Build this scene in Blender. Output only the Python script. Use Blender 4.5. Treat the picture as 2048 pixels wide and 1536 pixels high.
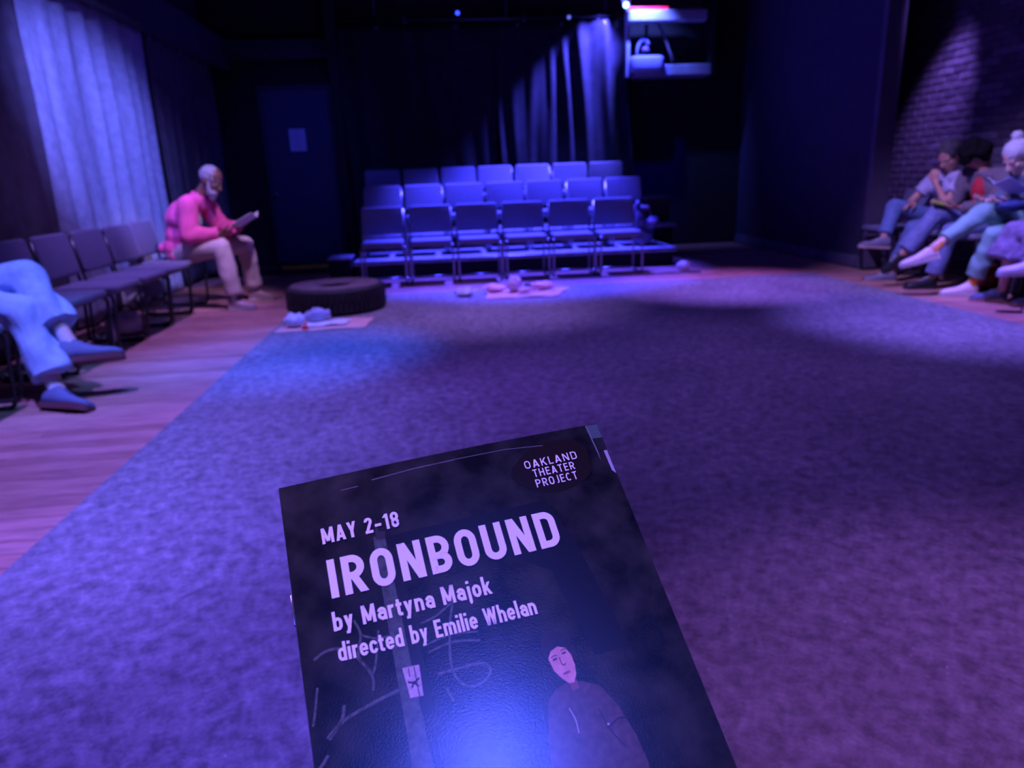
import bpy, math, random
import numpy as np
from mathutils import Vector, Matrix
random.seed(7)
rng = np.random.default_rng(7)
PI = math.pi
for o in list(bpy.data.objects):
    bpy.data.objects.remove(o, do_unlink=True)
scene = bpy.context.scene
COL = scene.collection

# ------------------------------------------------------------------ camera
CAM_H = 1.10
cam_d = bpy.data.cameras.new('camera')
cam = bpy.data.objects.new('camera', cam_d)
COL.objects.link(cam)
scene.camera = cam
_r = Vector((0.99461579, -0.09700544, -0.03646053))
_u = Vector((0.06197897, 0.27484876, 0.95948776))
_f = Vector((0.0830544, 0.95658147, -0.27938121))
cam.matrix_world = Matrix(((_r.x, _u.x, -_f.x, 0), (_r.y, _u.y, -_f.y, 0), (_r.z, _u.z, -_f.z, CAM_H), (0, 0, 0, 1)))
cam_d.sensor_width = 36
cam_d.lens = 1420 * 36 / 2048
cam_d.clip_start = 0.02
cam_d.clip_end = 60
cam_d.dof.use_dof = True
cam_d.dof.focus_distance = 0.34
cam_d.dof.aperture_fstop = 12.5

# ------------------------------------------------------------------ world, lights, exposure
scene.view_settings.view_transform = 'Standard'
scene.view_settings.look = 'None'
scene.view_settings.gamma = 1
scene.view_settings.exposure = 0.0
scene.view_settings.use_curve_mapping = False
w = bpy.data.worlds.new('world')
scene.world = w
w.use_nodes = True
w.node_tree.nodes['Background'].inputs[0].default_value = (0.05, 0.04, 0.35, 1)
w.node_tree.nodes['Background'].inputs[1].default_value = 0.0

def spot(loc, tgt, col, power, angle, blend=0.8, radius=0.08, spec=1.0):
    d = bpy.data.lights.new('stage_spot', 'SPOT')
    d.color = col
    d.energy = power
    d.spot_size = math.radians(angle)
    d.spot_blend = blend
    d.shadow_soft_size = radius
    d.specular_factor = spec
    o = bpy.data.objects.new('stage_spot', d)
    COL.objects.link(o)
    o.location = loc
    o.rotation_euler = (Vector(tgt) - Vector(loc)).to_track_quat('-Z', 'Y').to_euler()
    return o

PURPLE = (0.30, 0.11, 1.0)
VIOLET = (0.42, 0.12, 1.0)
BLUE = (0.06, 0.11, 1.0)
DEEP = (0.035, 0.03, 1.0)
SKY = (0.10, 0.22, 1.0)
MAG = (0.9, 0.16, 0.8)
LAMPS = [
    # name, place, aim, cone, blend, radius, colour*power
    ('edge_far', (-0.3, 3.6, 4.4), (-1.10, 4.8, 0), 30, 1.0, .08),
    ('edge_near', (-0.5, 2.2, 4.4), (-1.25, 2.9, 0), 34, 1.0, .08),
    ('near_left', (-0.8, 3.0, 4.4), (-1.1, 1.3, 0), 40, 1.0, .08),
    ('near_right', (1.7, 2.8, 4.4), (1.35, .45, 0), 42, 1.0, .08),
    ('centre_left', (-0.1, 4.2, 4.4), (-0.4, 3.5, 0), 38, 1.0, .08),
    ('far_mid', (0.2, 5.8, 4.4), (0.2, 6.3, 0), 44, 1.0, .08),
    ('far_right', (2.2, 6.0, 4.4), (2.75, 6.75, 0), 36, 1.0, .08),
    ('right_edge', (3.2, 4.4, 4.4), (3.75, 4.7, 0), 40, 1.0, .08),
    ('wood_near', (-2.0, 3.0, 4.4), (-1.9, 3.1, 0), 54, 1.0, .08),
    ('wood_far', (-1.8, 5.2, 4.4), (-2.1, 6.0, 0), 46, 1.0, .08),
    ('centre', (1.6, 4.4, 4.4), (1.3, 3.6, 0), 70, 1.0, .3),
    ('sitters_right', (2.0, 4.4, 4.0), (4.5, 6.1, 0.7), 36, 1.0, .06),
    ('jacket', (-0.6, 5.2, 3.6), (-2.2, 7.0, 0.8), 26, .9, .06),
    ('jeans', (-0.9, 3.0, 4.0), (-2.1, 4.1, 0.5), 24, .9, .06),
    ('drape', (-1.45, 4.4, 3.1), (-3.0, 7.1, 1.5), 40, 1.0, .06),
    ('bank_top', (1.0, 9.35, 4.5), (0.9, 8.75, 0.3), 56, .6, .06),
    ('bank_left', (-0.6, 3.6, 4.4), (-0.2, 9.2, 1.06), 11, .8, .06),
    ('bank_right', (1.6, 3.6, 4.4), (1.9, 10.2, 1.2), 12, .8, .06),
    ('bank_wash', (0.6, 4.2, 4.4), (0.6, 9.2, 0.6), 34, 1.0, .06),
    ('brick', (4.7, 7.0, 3.4), (5.42, 7.85, 1.25), 34, 1.0, .06),
    ('partition', (1.2, 6.4, 4.4), (4.8, 8.6, 1.6), 56, 1.0, .06),
    ('door', (-0.6, 6.6, 4.4), (-2.0, 11.0, 1.2), 36, 1.0, .06),
    ('programme_gloss', (0.70, -2.12, 4.2), (0.0, 0.35, 0.9), 12, .9, .16),
    ('programme_face', (-1.8, 1.2, 4.4), (0.0, 0.3, 0.95), 12, .9, .06),
    ('booth_drape', (2.62, 10.38, 3.62), (1.95, 10.85, 1.9), 58, .7, .02),
    ('booth_header', (2.85, 10.20, 3.50), (2.95, 10.5, 3.1), 84, .8, .03),
    ('booth_sill', (2.75, 9.9, 3.9), (3.0, 10.6, 2.5), 26, .8, .03),
]
POWER = {
    'bank_left': (50, 50, 700),
    'bank_right': (110, 115, 1300),
    'bank_top': (360, 330, 6800),
    'bank_wash': (0.0, 0.0, 0.0),
    'booth_drape': (300, 270, 3600),
    'booth_header': (30, 42, 300),
    'booth_sill': (0.0, 0.0, 466.8),
    'brick': (150, 85, 520),
    'ceiling_spill': (0.6, 0.4, 14),
    'centre': (104, 48, 350),
    'centre_left': (89.8, 37.0, 383.3),
    'door': (4.1, 10.7, 264.7),
    'drape': (210, 220, 1350),
    'edge_far': (110, 240, 2118),
    'edge_near': (0.0, 0.0, 0.0),
    'far_mid': (380, 210, 1000),
    'far_right': (616.2, 274.7, 2011.6),
    'jacket': (300, 190, 500),
    'jeans': (45, 110, 420),
    'near_left': (235, 130, 1240),
    'near_right': (300, 110, 620),
    'partition': (4, 3, 90),
    'programme_face': (800, 430, 1750),
    'programme_gloss': (30, 46, 440),
    'right_edge': (427.2, 261.2, 1923.8),
    'sitters_right': (430, 310, 1150),
    'wood_far': (281.7, 163.4, 817.9),
    'wood_near': (300, 240, 1611),
}
for nm_, lo_, tg_, an_, bl_, ra_ in LAMPS:
    c_ = POWER.get(nm_, (100, 50, 300))
    e_ = max(c_) or 1e-6
    so_ = spot(lo_, tg_, (c_[0] / e_, c_[1] / e_, c_[2] / e_), e_, an_, bl_, ra_)
    so_.name = nm_ + '_light'
# added unseen area light under the ceiling, a soft blue fill
ad_ = bpy.data.lights.new('ceiling_spill', 'AREA')
ad_.shape = 'RECTANGLE'
ad_.size = 6
ad_.size_y = 10
c_ = POWER.get('ceiling_spill', (4, 2, 20))
ad_.energy = max(c_)
ad_.color = [q / max(c_) for q in c_]
ao_ = bpy.data.objects.new('ceiling_spill_light', ad_)
COL.objects.link(ao_)
ao_.location = (1.0, 5.0, 4.6)

# ------------------------------------------------------------------ materials
MATS = {}
def mat(name, col, rough=0.6, metal=0.0, var=0.0, scale=8.0, bump=0.0, bscale=60.0, emit=None, es=1.0, stretch=(1, 1, 1), spec=0.5, alpha=None):
    if name in MATS:
        return MATS[name]
    m = bpy.data.materials.new(name)
    m.use_nodes = True
    nt = m.node_tree
    b = nt.nodes['Principled BSDF']
    b.inputs['Base Color'].default_value = (*col, 1)
    b.inputs['Roughness'].default_value = rough
    b.inputs['Metallic'].default_value = metal
    b.inputs['Specular IOR Level'].default_value = spec
    tc = nt.nodes.new('ShaderNodeTexCoord')
    mp = nt.nodes.new('ShaderNodeMapping')
    mp.inputs['Scale'].default_value = stretch
    nt.links.new(tc.outputs['Object'], mp.inputs[0])
    if var > 0:
        n = nt.nodes.new('ShaderNodeTexNoise')
        n.inputs['Scale'].default_value = scale
        n.inputs['Detail'].default_value = 6
        nt.links.new(mp.outputs[0], n.inputs['Vector'])
        r = nt.nodes.new('ShaderNodeValToRGB')
        r.color_ramp.elements[0].position = 0.3
        r.color_ramp.elements[1].position = 0.7
        r.color_ramp.elements[0].color = (*[c * (1 - var) for c in col], 1)
        r.color_ramp.elements[1].color = (*[min(1, c * (1 + var)) for c in col], 1)
        nt.links.new(n.outputs['Fac'], r.inputs[0])
        nt.links.new(r.outputs[0], b.inputs['Base Color'])
    if bump > 0:
        n2 = nt.nodes.new('ShaderNodeTexNoise')
        n2.inputs['Scale'].default_value = bscale
        n2.inputs['Detail'].default_value = 4
        nt.links.new(mp.outputs[0], n2.inputs['Vector'])
        bp = nt.nodes.new('ShaderNodeBump')
        bp.inputs['Strength'].default_value = bump
        bp.inputs['Distance'].default_value = 0.01
        nt.links.new(n2.outputs['Fac'], bp.inputs['Height'])
        nt.links.new(bp.outputs[0], b.inputs['Normal'])
    if emit:
        b.inputs['Emission Color'].default_value = (*emit, 1)
        b.inputs['Emission Strength'].default_value = es
    if alpha is not None:
        b.inputs['Alpha'].default_value = alpha
    MATS[name] = m
    return m

def floor_paint():
    m = bpy.data.materials.new('worn_grey_floor_paint')
    m.use_nodes = True
    nt = m.node_tree
    b = nt.nodes['Principled BSDF']
    tc = nt.nodes.new('ShaderNodeTexCoord')
    def noise(scale, detail, rgh=0.6, dist=0.0):
        n = nt.nodes.new('ShaderNodeTexNoise')
        n.inputs['Scale'].default_value = scale
        n.inputs['Detail'].default_value = detail
        n.inputs['Roughness'].default_value = rgh
        n.inputs['Distortion'].default_value = dist
        nt.links.new(tc.outputs['Object'], n.inputs['Vector'])
        return n
    def ramp(src, p0, c0, p1, c1):
        r = nt.nodes.new('ShaderNodeValToRGB')
        r.color_ramp.elements[0].position = p0
        r.color_ramp.elements[0].color = c0
        r.color_ramp.elements[1].position = p1
        r.color_ramp.elements[1].color = c1
        nt.links.new(src, r.inputs[0])
        return r
    def mix(a, c, fac=None, mode='MULTIPLY', f=1.0):
        x = nt.nodes.new('ShaderNodeMix')
        x.data_type = 'RGBA'
        x.blend_type = mode
        x.inputs['Factor'].default_value = f
        if fac is not None:
            nt.links.new(fac, x.inputs['Factor'])
        nt.links.new(a, x.inputs[6])
        if isinstance(c, tuple):
            x.inputs[7].default_value = c
        else:
            nt.links.new(c, x.inputs[7])
        return x
    base = ramp(noise(1.3, 5).outputs['Fac'], 0.3, (0.20, 0.19, 0.205, 1), 0.7, (0.30, 0.29, 0.31, 1))
    mott = ramp(noise(21, 9, 0.78, 0.15).outputs['Fac'], 0.38, (0.50, 0.50, 0.50, 1), 0.64, (1.5, 1.5, 1.5, 1))
    fine = ramp(noise(85, 4, 0.7).outputs['Fac'], 0.35, (0.8, 0.8, 0.8, 1), 0.7, (1.25, 1.25, 1.25, 1))
    a = mix(base.outputs[0], mott.outputs[0])
    a2 = mix(a.outputs[2], fine.outputs[0])
    v = nt.nodes.new('ShaderNodeTexVoronoi')
    v.inputs['Scale'].default_value = 42
    nt.links.new(tc.outputs['Object'], v.inputs['Vector'])
    fl = ramp(v.outputs['Distance'], 0.0, (1, 1, 1, 1), 0.17, (0, 0, 0, 1))
    gate = ramp(noise(3.1, 2).outputs['Fac'], 0.45, (0, 0, 0, 1), 0.62, (1, 1, 1, 1))
    sel = ramp(v.outputs['Color'], 0.55, (0, 0, 0, 1), 0.72, (1, 1, 1, 1))
    g1 = mix(fl.outputs[0], gate.outputs[0])
    g2 = mix(g1.outputs[2], sel.outputs[0])
    a3 = mix(a2.outputs[2], (0.85, 0.85, 0.9, 1), fac=g2.outputs[2], mode='MIX')  # pale flecks stand for glints on the floor, mixed into its colour
    nt.links.new(a3.outputs[2], b.inputs['Base Color'])
    rr = ramp(noise(5, 4).outputs['Fac'], 0.3, (0.42, 0.42, 0.42, 1), 0.7, (0.62, 0.62, 0.62, 1))
    nt.links.new(rr.outputs[0], b.inputs['Roughness'])
    bp = nt.nodes.new('ShaderNodeBump')
    bp.inputs['Strength'].default_value = 0.35
    bp.inputs['Distance'].default_value = 0.004
    nt.links.new(noise(60, 6, 0.7).outputs['Fac'], bp.inputs['Height'])
    nt.links.new(bp.outputs[0], b.inputs['Normal'])
    return m

def cover_mat():
    m = bpy.data.materials.new('glossy_printed_cover')
    m.use_nodes = True
    nt = m.node_tree
    b = nt.nodes['Principled BSDF']
    tc = nt.nodes.new('ShaderNodeTexCoord')
    n = nt.nodes.new('ShaderNodeTexNoise')
    n.inputs['Scale'].default_value = 60
    n.inputs['Detail'].default_value = 7
    nt.links.new(tc.outputs['Object'], n.inputs['Vector'])
    r = nt.nodes.new('ShaderNodeValToRGB')
    r.color_ramp.elements[0].position = 0.35
    r.color_ramp.elements[0].color = (0.003, 0.003, 0.004, 1)
    r.color_ramp.elements[1].position = 0.75
    r.color_ramp.elements[1].color = (0.030, 0.032, 0.030, 1)
    nt.links.new(n.outputs['Fac'], r.inputs[0])
    nt.links.new(r.outputs[0], b.inputs['Base Color'])
    b.inputs['Roughness'].default_value = 0.225
    n2 = nt.nodes.new('ShaderNodeTexNoise')
    n2.inputs['Scale'].default_value = 1500
    n2.inputs['Detail'].default_value = 2
    nt.links.new(tc.outputs['Object'], n2.inputs['Vector'])
    bp = nt.nodes.new('ShaderNodeBump')
    bp.inputs['Strength'].default_value = 0.12
    bp.inputs['Distance'].default_value = 0.0002
    nt.links.new(n2.outputs['Fac'], bp.inputs['Height'])
    nt.links.new(bp.outputs[0], b.inputs['Normal'])
    return m

# ------------------------------------------------------------------ mesh helpers
def link(name, me, m=None, parent=None, smooth=False):
    o = bpy.data.objects.new(name, me)
    COL.objects.link(o)
    if m is not None:
        me.materials.clear()
        me.materials.append(m)
    if smooth:
        me.shade_smooth()
    if parent is not None:
        o.parent = parent
    return o

class MB:
    def __init__(s):
        s.v = []
        s.f = []
    def add(s, vs, fs):
        k = len(s.v)
        s.v.extend([tuple(p) for p in vs])
        s.f.extend([tuple(i + k for i in q) for q in fs])
        return s
    def box(s, lo, hi, M=None, taper=1.0, bev=0.0):
        x0, y0, z0 = lo
        x1, y1, z1 = hi
        if bev <= 0:
            vs = [(x0, y0, z0), (x1, y0, z0), (x1, y1, z0), (x0, y1, z0), (x0, y0, z1), (x1, y0, z1), (x1, y1, z1), (x0, y1, z1)]
            fs = [(3, 2, 1, 0), (4, 5, 6, 7), (0, 1, 5, 4), (1, 2, 6, 5), (2, 3, 7, 6), (3, 0, 4, 7)]
        else:
            # rounded slab: ring stack around Z with rounded corners in plan and edges
            cx, cy = (x0 + x1) / 2, (y0 + y1) / 2
            hx, hy = (x1 - x0) / 2, (y1 - y0) / 2
            hz = (z1 - z0)
            b = min(bev, hz / 2 * 0.999, hx * .9, hy * .9)
            rings = []
            for t in (0, 30, 60, 90):
                a = math.radians(t)
                rings.append((b * (1 - math.sin(a)), z0 + b * (1 - math.cos(a))))
            for t in (90, 60, 30, 0):
                a = math.radians(t)
                rings.append((b * (1 - math.sin(a)), z1 - b * (1 - math.cos(a))))
            vs = []
            cr = b * 1.6
            for ins, z in rings:
                ax, ay = hx - ins, hy - ins
                c = max(0.001, min(cr - ins * .5, ax, ay))
                for q, (sx, sy) in enumerate(((1, 1), (-1, 1), (-1, -1), (1, -1))):
                    for k in range(4):
                        a = q * PI / 2 + k * PI / 6
                        vs.append((cx + sx * (ax - c) + c * math.cos(a), cy + sy * (ay - c) + c * math.sin(a), z))
            n = 16
            fs = []
            for i in range(len(rings) - 1):
                for k in range(n):
                    fs.append((i * n + k, i * n + (k + 1) % n, (i + 1) * n + (k + 1) % n, (i + 1) * n + k))
            fs.append(tuple(reversed(range(n))))
            fs.append(tuple(range((len(rings) - 1) * n, len(rings) * n)))
        if M is not None:
            vs = [tuple(M @ Vector(p)) for p in vs]
        return s.add(vs, fs)
    def tube(s, pts, r, n=8, closed=False):
        pts = [Vector(p) for p in pts]
        L = len(pts)
        rs = r if isinstance(r, (list, tuple)) else [r] * L
        vs = []
        up = None
        for i, p in enumerate(pts):
            a = pts[i - 1] if (i > 0 or closed) else pts[i]
            c = pts[(i + 1) % L] if (i < L - 1 or closed) else pts[i]
            d = (c - a).normalized()
            if up is None:
                up = Vector((0, 0, 1)) if abs(d.z) < .9 else Vector((1, 0, 0))
            x = d.cross(up)
            if x.length < 1e-5:
                x = d.orthogonal()
            x.normalize()
            up = x.cross(d).normalized()
            for k in range(n):
                t = 2 * PI * k / n
                vs.append(p + (x * math.cos(t) + up * math.sin(t)) * rs[i])
        fs = []
        for i in range(L if closed else L - 1):
            for k in range(n):
                fs.append((i * n + k, i * n + (k + 1) % n, ((i + 1) % L) * n + (k + 1) % n, ((i + 1) % L) * n + k))
        if not closed:
            fs.append(tuple(reversed(range(n))))
            fs.append(tuple(range((L - 1) * n, L * n)))
        return s.add(vs, fs)
    def cap(s, p0, r0, p1, r1, n=14, flat0=False, flat1=False, sx=1.0, side=None):
        """tapered limb; rounded or flat ends; sx squashes along `side`"""
        p0 = Vector(p0)
        p1 = Vector(p1)
        d = p1 - p0
        if d.length < 1e-6:
            d = Vector((0, 0, 1e-4))
        d.normalize()
        x = (Vector(side) - d * d.dot(Vector(side))) if side is not None else d.orthogonal()
        x.normalize()
        y = d.cross(x)
        rings = []
        if flat0:
            rings.append((p0, r0))
        else:
            for t in (75, 50, 25, 0):
                a = math.radians(t)
                rings.append((p0 - d * r0 * math.sin(a), r0 * math.cos(a)))
        if flat1:
            rings.append((p1, r1))
        else:
            for t in (0, 25, 50, 75):
                a = math.radians(t)
                rings.append((p1 + d * r1 * math.sin(a), r1 * math.cos(a)))
        vs = []
        for c, r in rings:
            for k in range(n):
                t = 2 * PI * k / n
                vs.append(c + x * (r * sx * math.cos(t)) + y * (r * math.sin(t)))
        fs = []
        for i in range(len(rings) - 1):
            for k in range(n):
                fs.append((i * n + k, i * n + (k + 1) % n, (i + 1) * n + (k + 1) % n, (i + 1) * n + k))
        fs.append(tuple(reversed(range(n))))
        fs.append(tuple(range((len(rings) - 1) * n, len(rings) * n)))
        return s.add(vs, fs)
    def ell(s, c, ax, ay, az, n=16, m=10):
        c = Vector(c)
        ax, ay, az = Vector(ax), Vector(ay), Vector(az)
        if ax.cross(ay).dot(az) < 0:
            ax = -ax
        vs = [c - az]
        for i in range(1, m):
            t = -PI / 2 + PI * i / m
            for k in range(n):
                a = 2 * PI * k / n
                vs.append(c + ax * (math.cos(t) * math.cos(a)) + ay * (math.cos(t) * math.sin(a)) + az * math.sin(t))
        vs.append(c + az)
        fs = []
        for k in range(n):
            fs.append((0, 1 + (k + 1) % n, 1 + k))
        for i in range(m - 2):
            for k in range(n):
                a0 = 1 + i * n
                fs.append((a0 + k, a0 + (k + 1) % n, a0 + n + (k + 1) % n, a0 + n + k))
        a0 = 1 + (m - 2) * n
        e = len(vs) - 1
        for k in range(n):
            fs.append((a0 + k, a0 + (k + 1) % n, e))
        return s.add(vs, fs)
    def lathe(s, prof, n=32, c=(0, 0, 0), closed=False):
        vs = []
        for r, z in prof:
            for k in range(n):
                a = 2 * PI * k / n
                vs.append((c[0] + r * math.cos(a), c[1] + r * math.sin(a), c[2] + z))
        fs = []
        L = len(prof)
        for i in range(L if closed else L - 1):
            for k in range(n):
                j = (i + 1) % L
                fs.append((i * n + k, i * n + (k + 1) % n, j * n + (k + 1) % n, j * n + k))
        return s.add(vs, fs)
    def mesh(s, name='m'):
        me = bpy.data.meshes.new(name)
        me.from_pydata(s.v, [], s.f)
        me.update()
        return me
    def build(s, name, m, parent=None, smooth=False):
        return link(name, s.mesh(name), m, parent, smooth)
    def fuse(s, name, m, parent=None, voxel=0.008, smooth=4, folds=0.0, fk=26.0, seed=0):
        """voxel-fuse all pieces into one continuous surface, then add cloth folds"""
        me = s.mesh('tmp')
        o = bpy.data.objects.new('tmp', me)
        COL.objects.link(o)
        md = o.modifiers.new('r', 'REMESH')
        md.mode = 'VOXEL'
        md.voxel_size = voxel
        md.use_smooth_shade = True
        if smooth:
            sm = o.modifiers.new('s', 'SMOOTH')
            sm.iterations = smooth
            sm.factor = 0.6
        dg = bpy.context.evaluated_depsgraph_get()
        dg.update()
        ev = o.evaluated_get(dg)
        out = bpy.data.meshes.new_from_object(ev)
        bpy.data.objects.remove(o, do_unlink=True)
        bpy.data.meshes.remove(me)
        if folds > 0:
            n = len(out.vertices)
            co = np.empty(n * 3)
            out.vertices.foreach_get('co', co)
            co = co.reshape(-1, 3)
            no = np.empty(n * 3)
            out.vertices.foreach_get('normal', no)
            no = no.reshape(-1, 3)
            rg = np.random.default_rng(seed)
            d = np.zeros(n)
            for j in range(5):
                k = rg.normal(size=3)
                k = k / np.linalg.norm(k) * fk * (0.6 + 0.35 * j)
                k2 = rg.normal(size=3) * fk * .35
                d += np.sin(co @ k + 2.2 * np.sin(co @ k2 + j)) / (1 + .5 * j)
            co += no * (folds * d / 2.2)[:, None]
            out.vertices.foreach_set('co', co.ravel())
            out.update()
        out.name = name
        return link(name, out, m, parent, True)

def tag(o, label=None, cat=None, group=None, kind=None):
    if label:
        o['label'] = label
    if cat:
        o['category'] = cat
    if group:
        o['group'] = group
    if kind:
        o['kind'] = kind
    return o

def thing(name, label, cat, loc=(0, 0, 0), rz=0.0, group=None):
    o = bpy.data.objects.new(name, None)
    COL.objects.link(o)
    o.empty_display_size = 0.1
    o.location = loc
    o.rotation_euler = (0, 0, rz)
    return tag(o, label, cat, group)

def copy_tree(o, parent=None):
    c = o.copy()
    COL.objects.link(c)
    if parent is not None:
        c.parent = parent
    for ch in list(o.children):
        copy_tree(ch, c)
    return c

def arc3(pts, steps=5, rad=0.05):
    """round the corners of a 3-D polyline"""
    pts = [Vector(p) for p in pts]
    out = [pts[0]]
    for i in range(1, len(pts) - 1):
        a, b, c = pts[i - 1], pts[i], pts[i + 1]
        d0 = (a - b)
        d1 = (c - b)
        r = min(rad, d0.length * .48, d1.length * .48)
        q0 = b + d0.normalized() * r
        q1 = b + d1.normalized() * r
        for k in range(steps + 1):
            t = k / steps
            out.append(q0 * (1 - t) ** 2 + b * 2 * t * (1 - t) + q1 * t * t)
    out.append(pts[-1])
    return out

# ------------------------------------------------------------------ palette
NAVY = mat('dark_navy_wall_paint', (0.035, 0.035, 0.05), 0.75, var=0.15, bump=0.1)
BLACKW = mat('black_wall_paint', (0.012, 0.012, 0.014), 0.9, var=0.1)
MORTAR = mat('dark_mortar', (0.10, 0.08, 0.105), 0.9, var=0.2, scale=20, bump=0.2)
BRICKS = [mat('painted_brick_%s' % w_, c, 0.55, var=0.25, scale=25, bump=0.5, bscale=40) for w_, c in
          (('plain', (0.15, 0.115, 0.155)), ('dark', (0.11, 0.085, 0.12)), ('pale', (0.21, 0.17, 0.22)))]
WOOD = [mat('floor_wood_%s' % w_, c, 0.42, var=0.28, scale=5, bump=0.12, bscale=30, stretch=(1.0, 9, 1)) for w_, c in
        (('honey', (0.52, 0.25, 0.20)), ('amber', (0.44, 0.20, 0.16)), ('pale', (0.58, 0.29, 0.24)))]
SUB = mat('dark_subfloor', (0.03, 0.02, 0.02), 0.9)
BLACKV = mat('black_velour', (0.022, 0.022, 0.028), 0.95, var=0.2, bump=0.1, spec=0.15)
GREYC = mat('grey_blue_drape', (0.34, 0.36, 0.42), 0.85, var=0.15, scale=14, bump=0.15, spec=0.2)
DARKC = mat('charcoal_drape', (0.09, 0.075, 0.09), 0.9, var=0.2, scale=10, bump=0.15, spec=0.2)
CHF = mat('grey_chair_fabric', (0.17, 0.165, 0.25), 0.85, var=0.12, scale=60, bump=0.25, bscale=300)
CHFB = mat('blue_grey_chair_fabric', (0.24, 0.24, 0.29), 0.8, var=0.12, scale=60, bump=0.25, bscale=300)
CHROME = mat('satin_steel_tube', (0.35, 0.35, 0.38), 0.28, metal=1.0)
BLKM = mat('black_enamel_tube', (0.03, 0.03, 0.035), 0.22, metal=0.3)
BLKP = mat('black_plastic', (0.02, 0.02, 0.022), 0.45)
DECK = mat('dark_blue_grey_deck', (0.38, 0.38, 0.42), 0.5, var=0.25, scale=12, bump=0.2)
FASC = mat('black_fascia', (0.008, 0.008, 0.010), 0.9)
RUB = mat('black_rubber', (0.018, 0.017, 0.018), 0.7, var=0.3, scale=12, bump=0.4, bscale=50)
RUBT = mat('lit_rubber_sidewall', (0.16, 0.12, 0.13), 0.7, var=0.3, scale=9, bump=0.2)  # upper side of the tyre: pinkish light painted in as paler rubber
CARD = mat('brown_cardboard', (0.72, 0.40, 0.32), 0.8, var=0.1, scale=10, bump=0.1)
PAPER = mat('white_paper', (0.72, 0.70, 0.72), 0.6, var=0.04)
BAGP = mat('crumpled_white_plastic', (0.62, 0.62, 0.70), 0.35, var=0.15, scale=20, bump=0.4, bscale=30)
REDP = mat('red_plastic', (0.9, 0.04, 0.02), 0.4)
YEL = mat('yellow_tape', (0.9, 0.78, 0.06), 0.6, var=0.1)

# ------------------------------------------------------------------ room shell
def struct(o):
    o['kind'] = 'structure'
    return o
fl = struct(MB().box((-3.4, -3.0, -0.10), (6.0, 11.6, -0.022)).build('floor', SUB))
# boards run across the room; every one is its own piece
bw = 0.0915
brd = [0]
meshes = {}
def board(x0, x1, y, width=bw, idx=None):
    L = x1 - x0
    key = (round(L, 2), idx)
    if key not in meshes:
        g = 0.0022
        b = MB()
        vs = [(0, g, -.022), (L - .001, g, -.022), (L - .001, width - g, -.022), (0, width - g, -.022),
              (0, g, -.003), (L - .001, g, -.003), (L - .001, width - g, -.003), (0, width - g, -.003),
              (.002, g + .003, 0), (L - .003, g + .003, 0), (L - .003, width - g - .003, 0), (.002, width - g - .003, 0)]
        fs = [(3, 2, 1, 0), (8, 9, 10, 11)]
        for a in (0, 4):
            for k in range(4):
                fs.append((a + k, a + (k + 1) % 4, a + 4 + (k + 1) % 4, a + 4 + k))
        b.add(vs, fs)
        me = b.mesh('board')
        me.materials.append(WOOD[idx])
        meshes[key] = me
    o = bpy.data.objects.new('floor_board', meshes[key])
    COL.objects.link(o)
    o.location = (x0, y, random.uniform(-.0008, 0))
    o.parent = fl
    brd[0] += 1
y = 1.45
row = 0
while y < 9.4:
    cut = (-2.42, -1.96, -2.68, -2.14)[row % 4]
    xl = -3.1
    xr = -1.36 if y < 7.2 else -0.9
    board(xl, cut, y, idx=random.randrange(3))
    board(cut, xr, y, idx=random.randrange(3))
    row += 1
    y += bw
y = 4.2
while y < 9.35:
    board(3.86 if y < 7.2 else 3.0, 5.4 if y < 7.3 else 4.5, y, idx=random.randrange(3))
    y += bw
y = 7.22
while y < 8.5:
    board(-0.9, 3.0, y, idx=random.randrange(3))
    y += bw
# plain timber beyond what the picture tells apart
wf = MB().box((-3.1, -3.0, -0.022), (5.4, 1.45, -0.002)).box((3.86, 1.45, -.022), (5.4, 4.2, -.002)).box((3.0, 9.35, -.022), (4.5, 10.95, -.002)).build('floor_timber', WOOD[1], fl)

# painted stage floor
sf = MB()
nx, ny = 24, 40
sf.box((-1.39, -2.4, -0.002), (3.90, 7.26, 0.007))
stage = sf.build('stage_floor', floor_paint())
tag(stage, 'worn grey painted hardboard stage floor covering the middle of the room', 'stage floor')

struct(MB().box((-3.4, -3.2, -0.1), (-3.14, 11.4, 4.8)).build('wall_left', NAVY))
struct(MB().box((-3.14, 11.0, -0.1), (5.7, 11.3, 4.8)).build('wall_back', BLACKW))
struct(MB().box((-3.4, -3.3, -0.1), (5.7, -3.0, 4.8)).build('wall_front', BLACKW))
struct(MB().box((-3.4, -3.3, 4.7), (5.7, 11.4, 4.9)).build('ceiling', BLACKW))
wr = struct(MB().box((5.42, -3.2, -0.1), (5.7, 11.4, 4.8)).build('wall_right', MORTAR))
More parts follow.
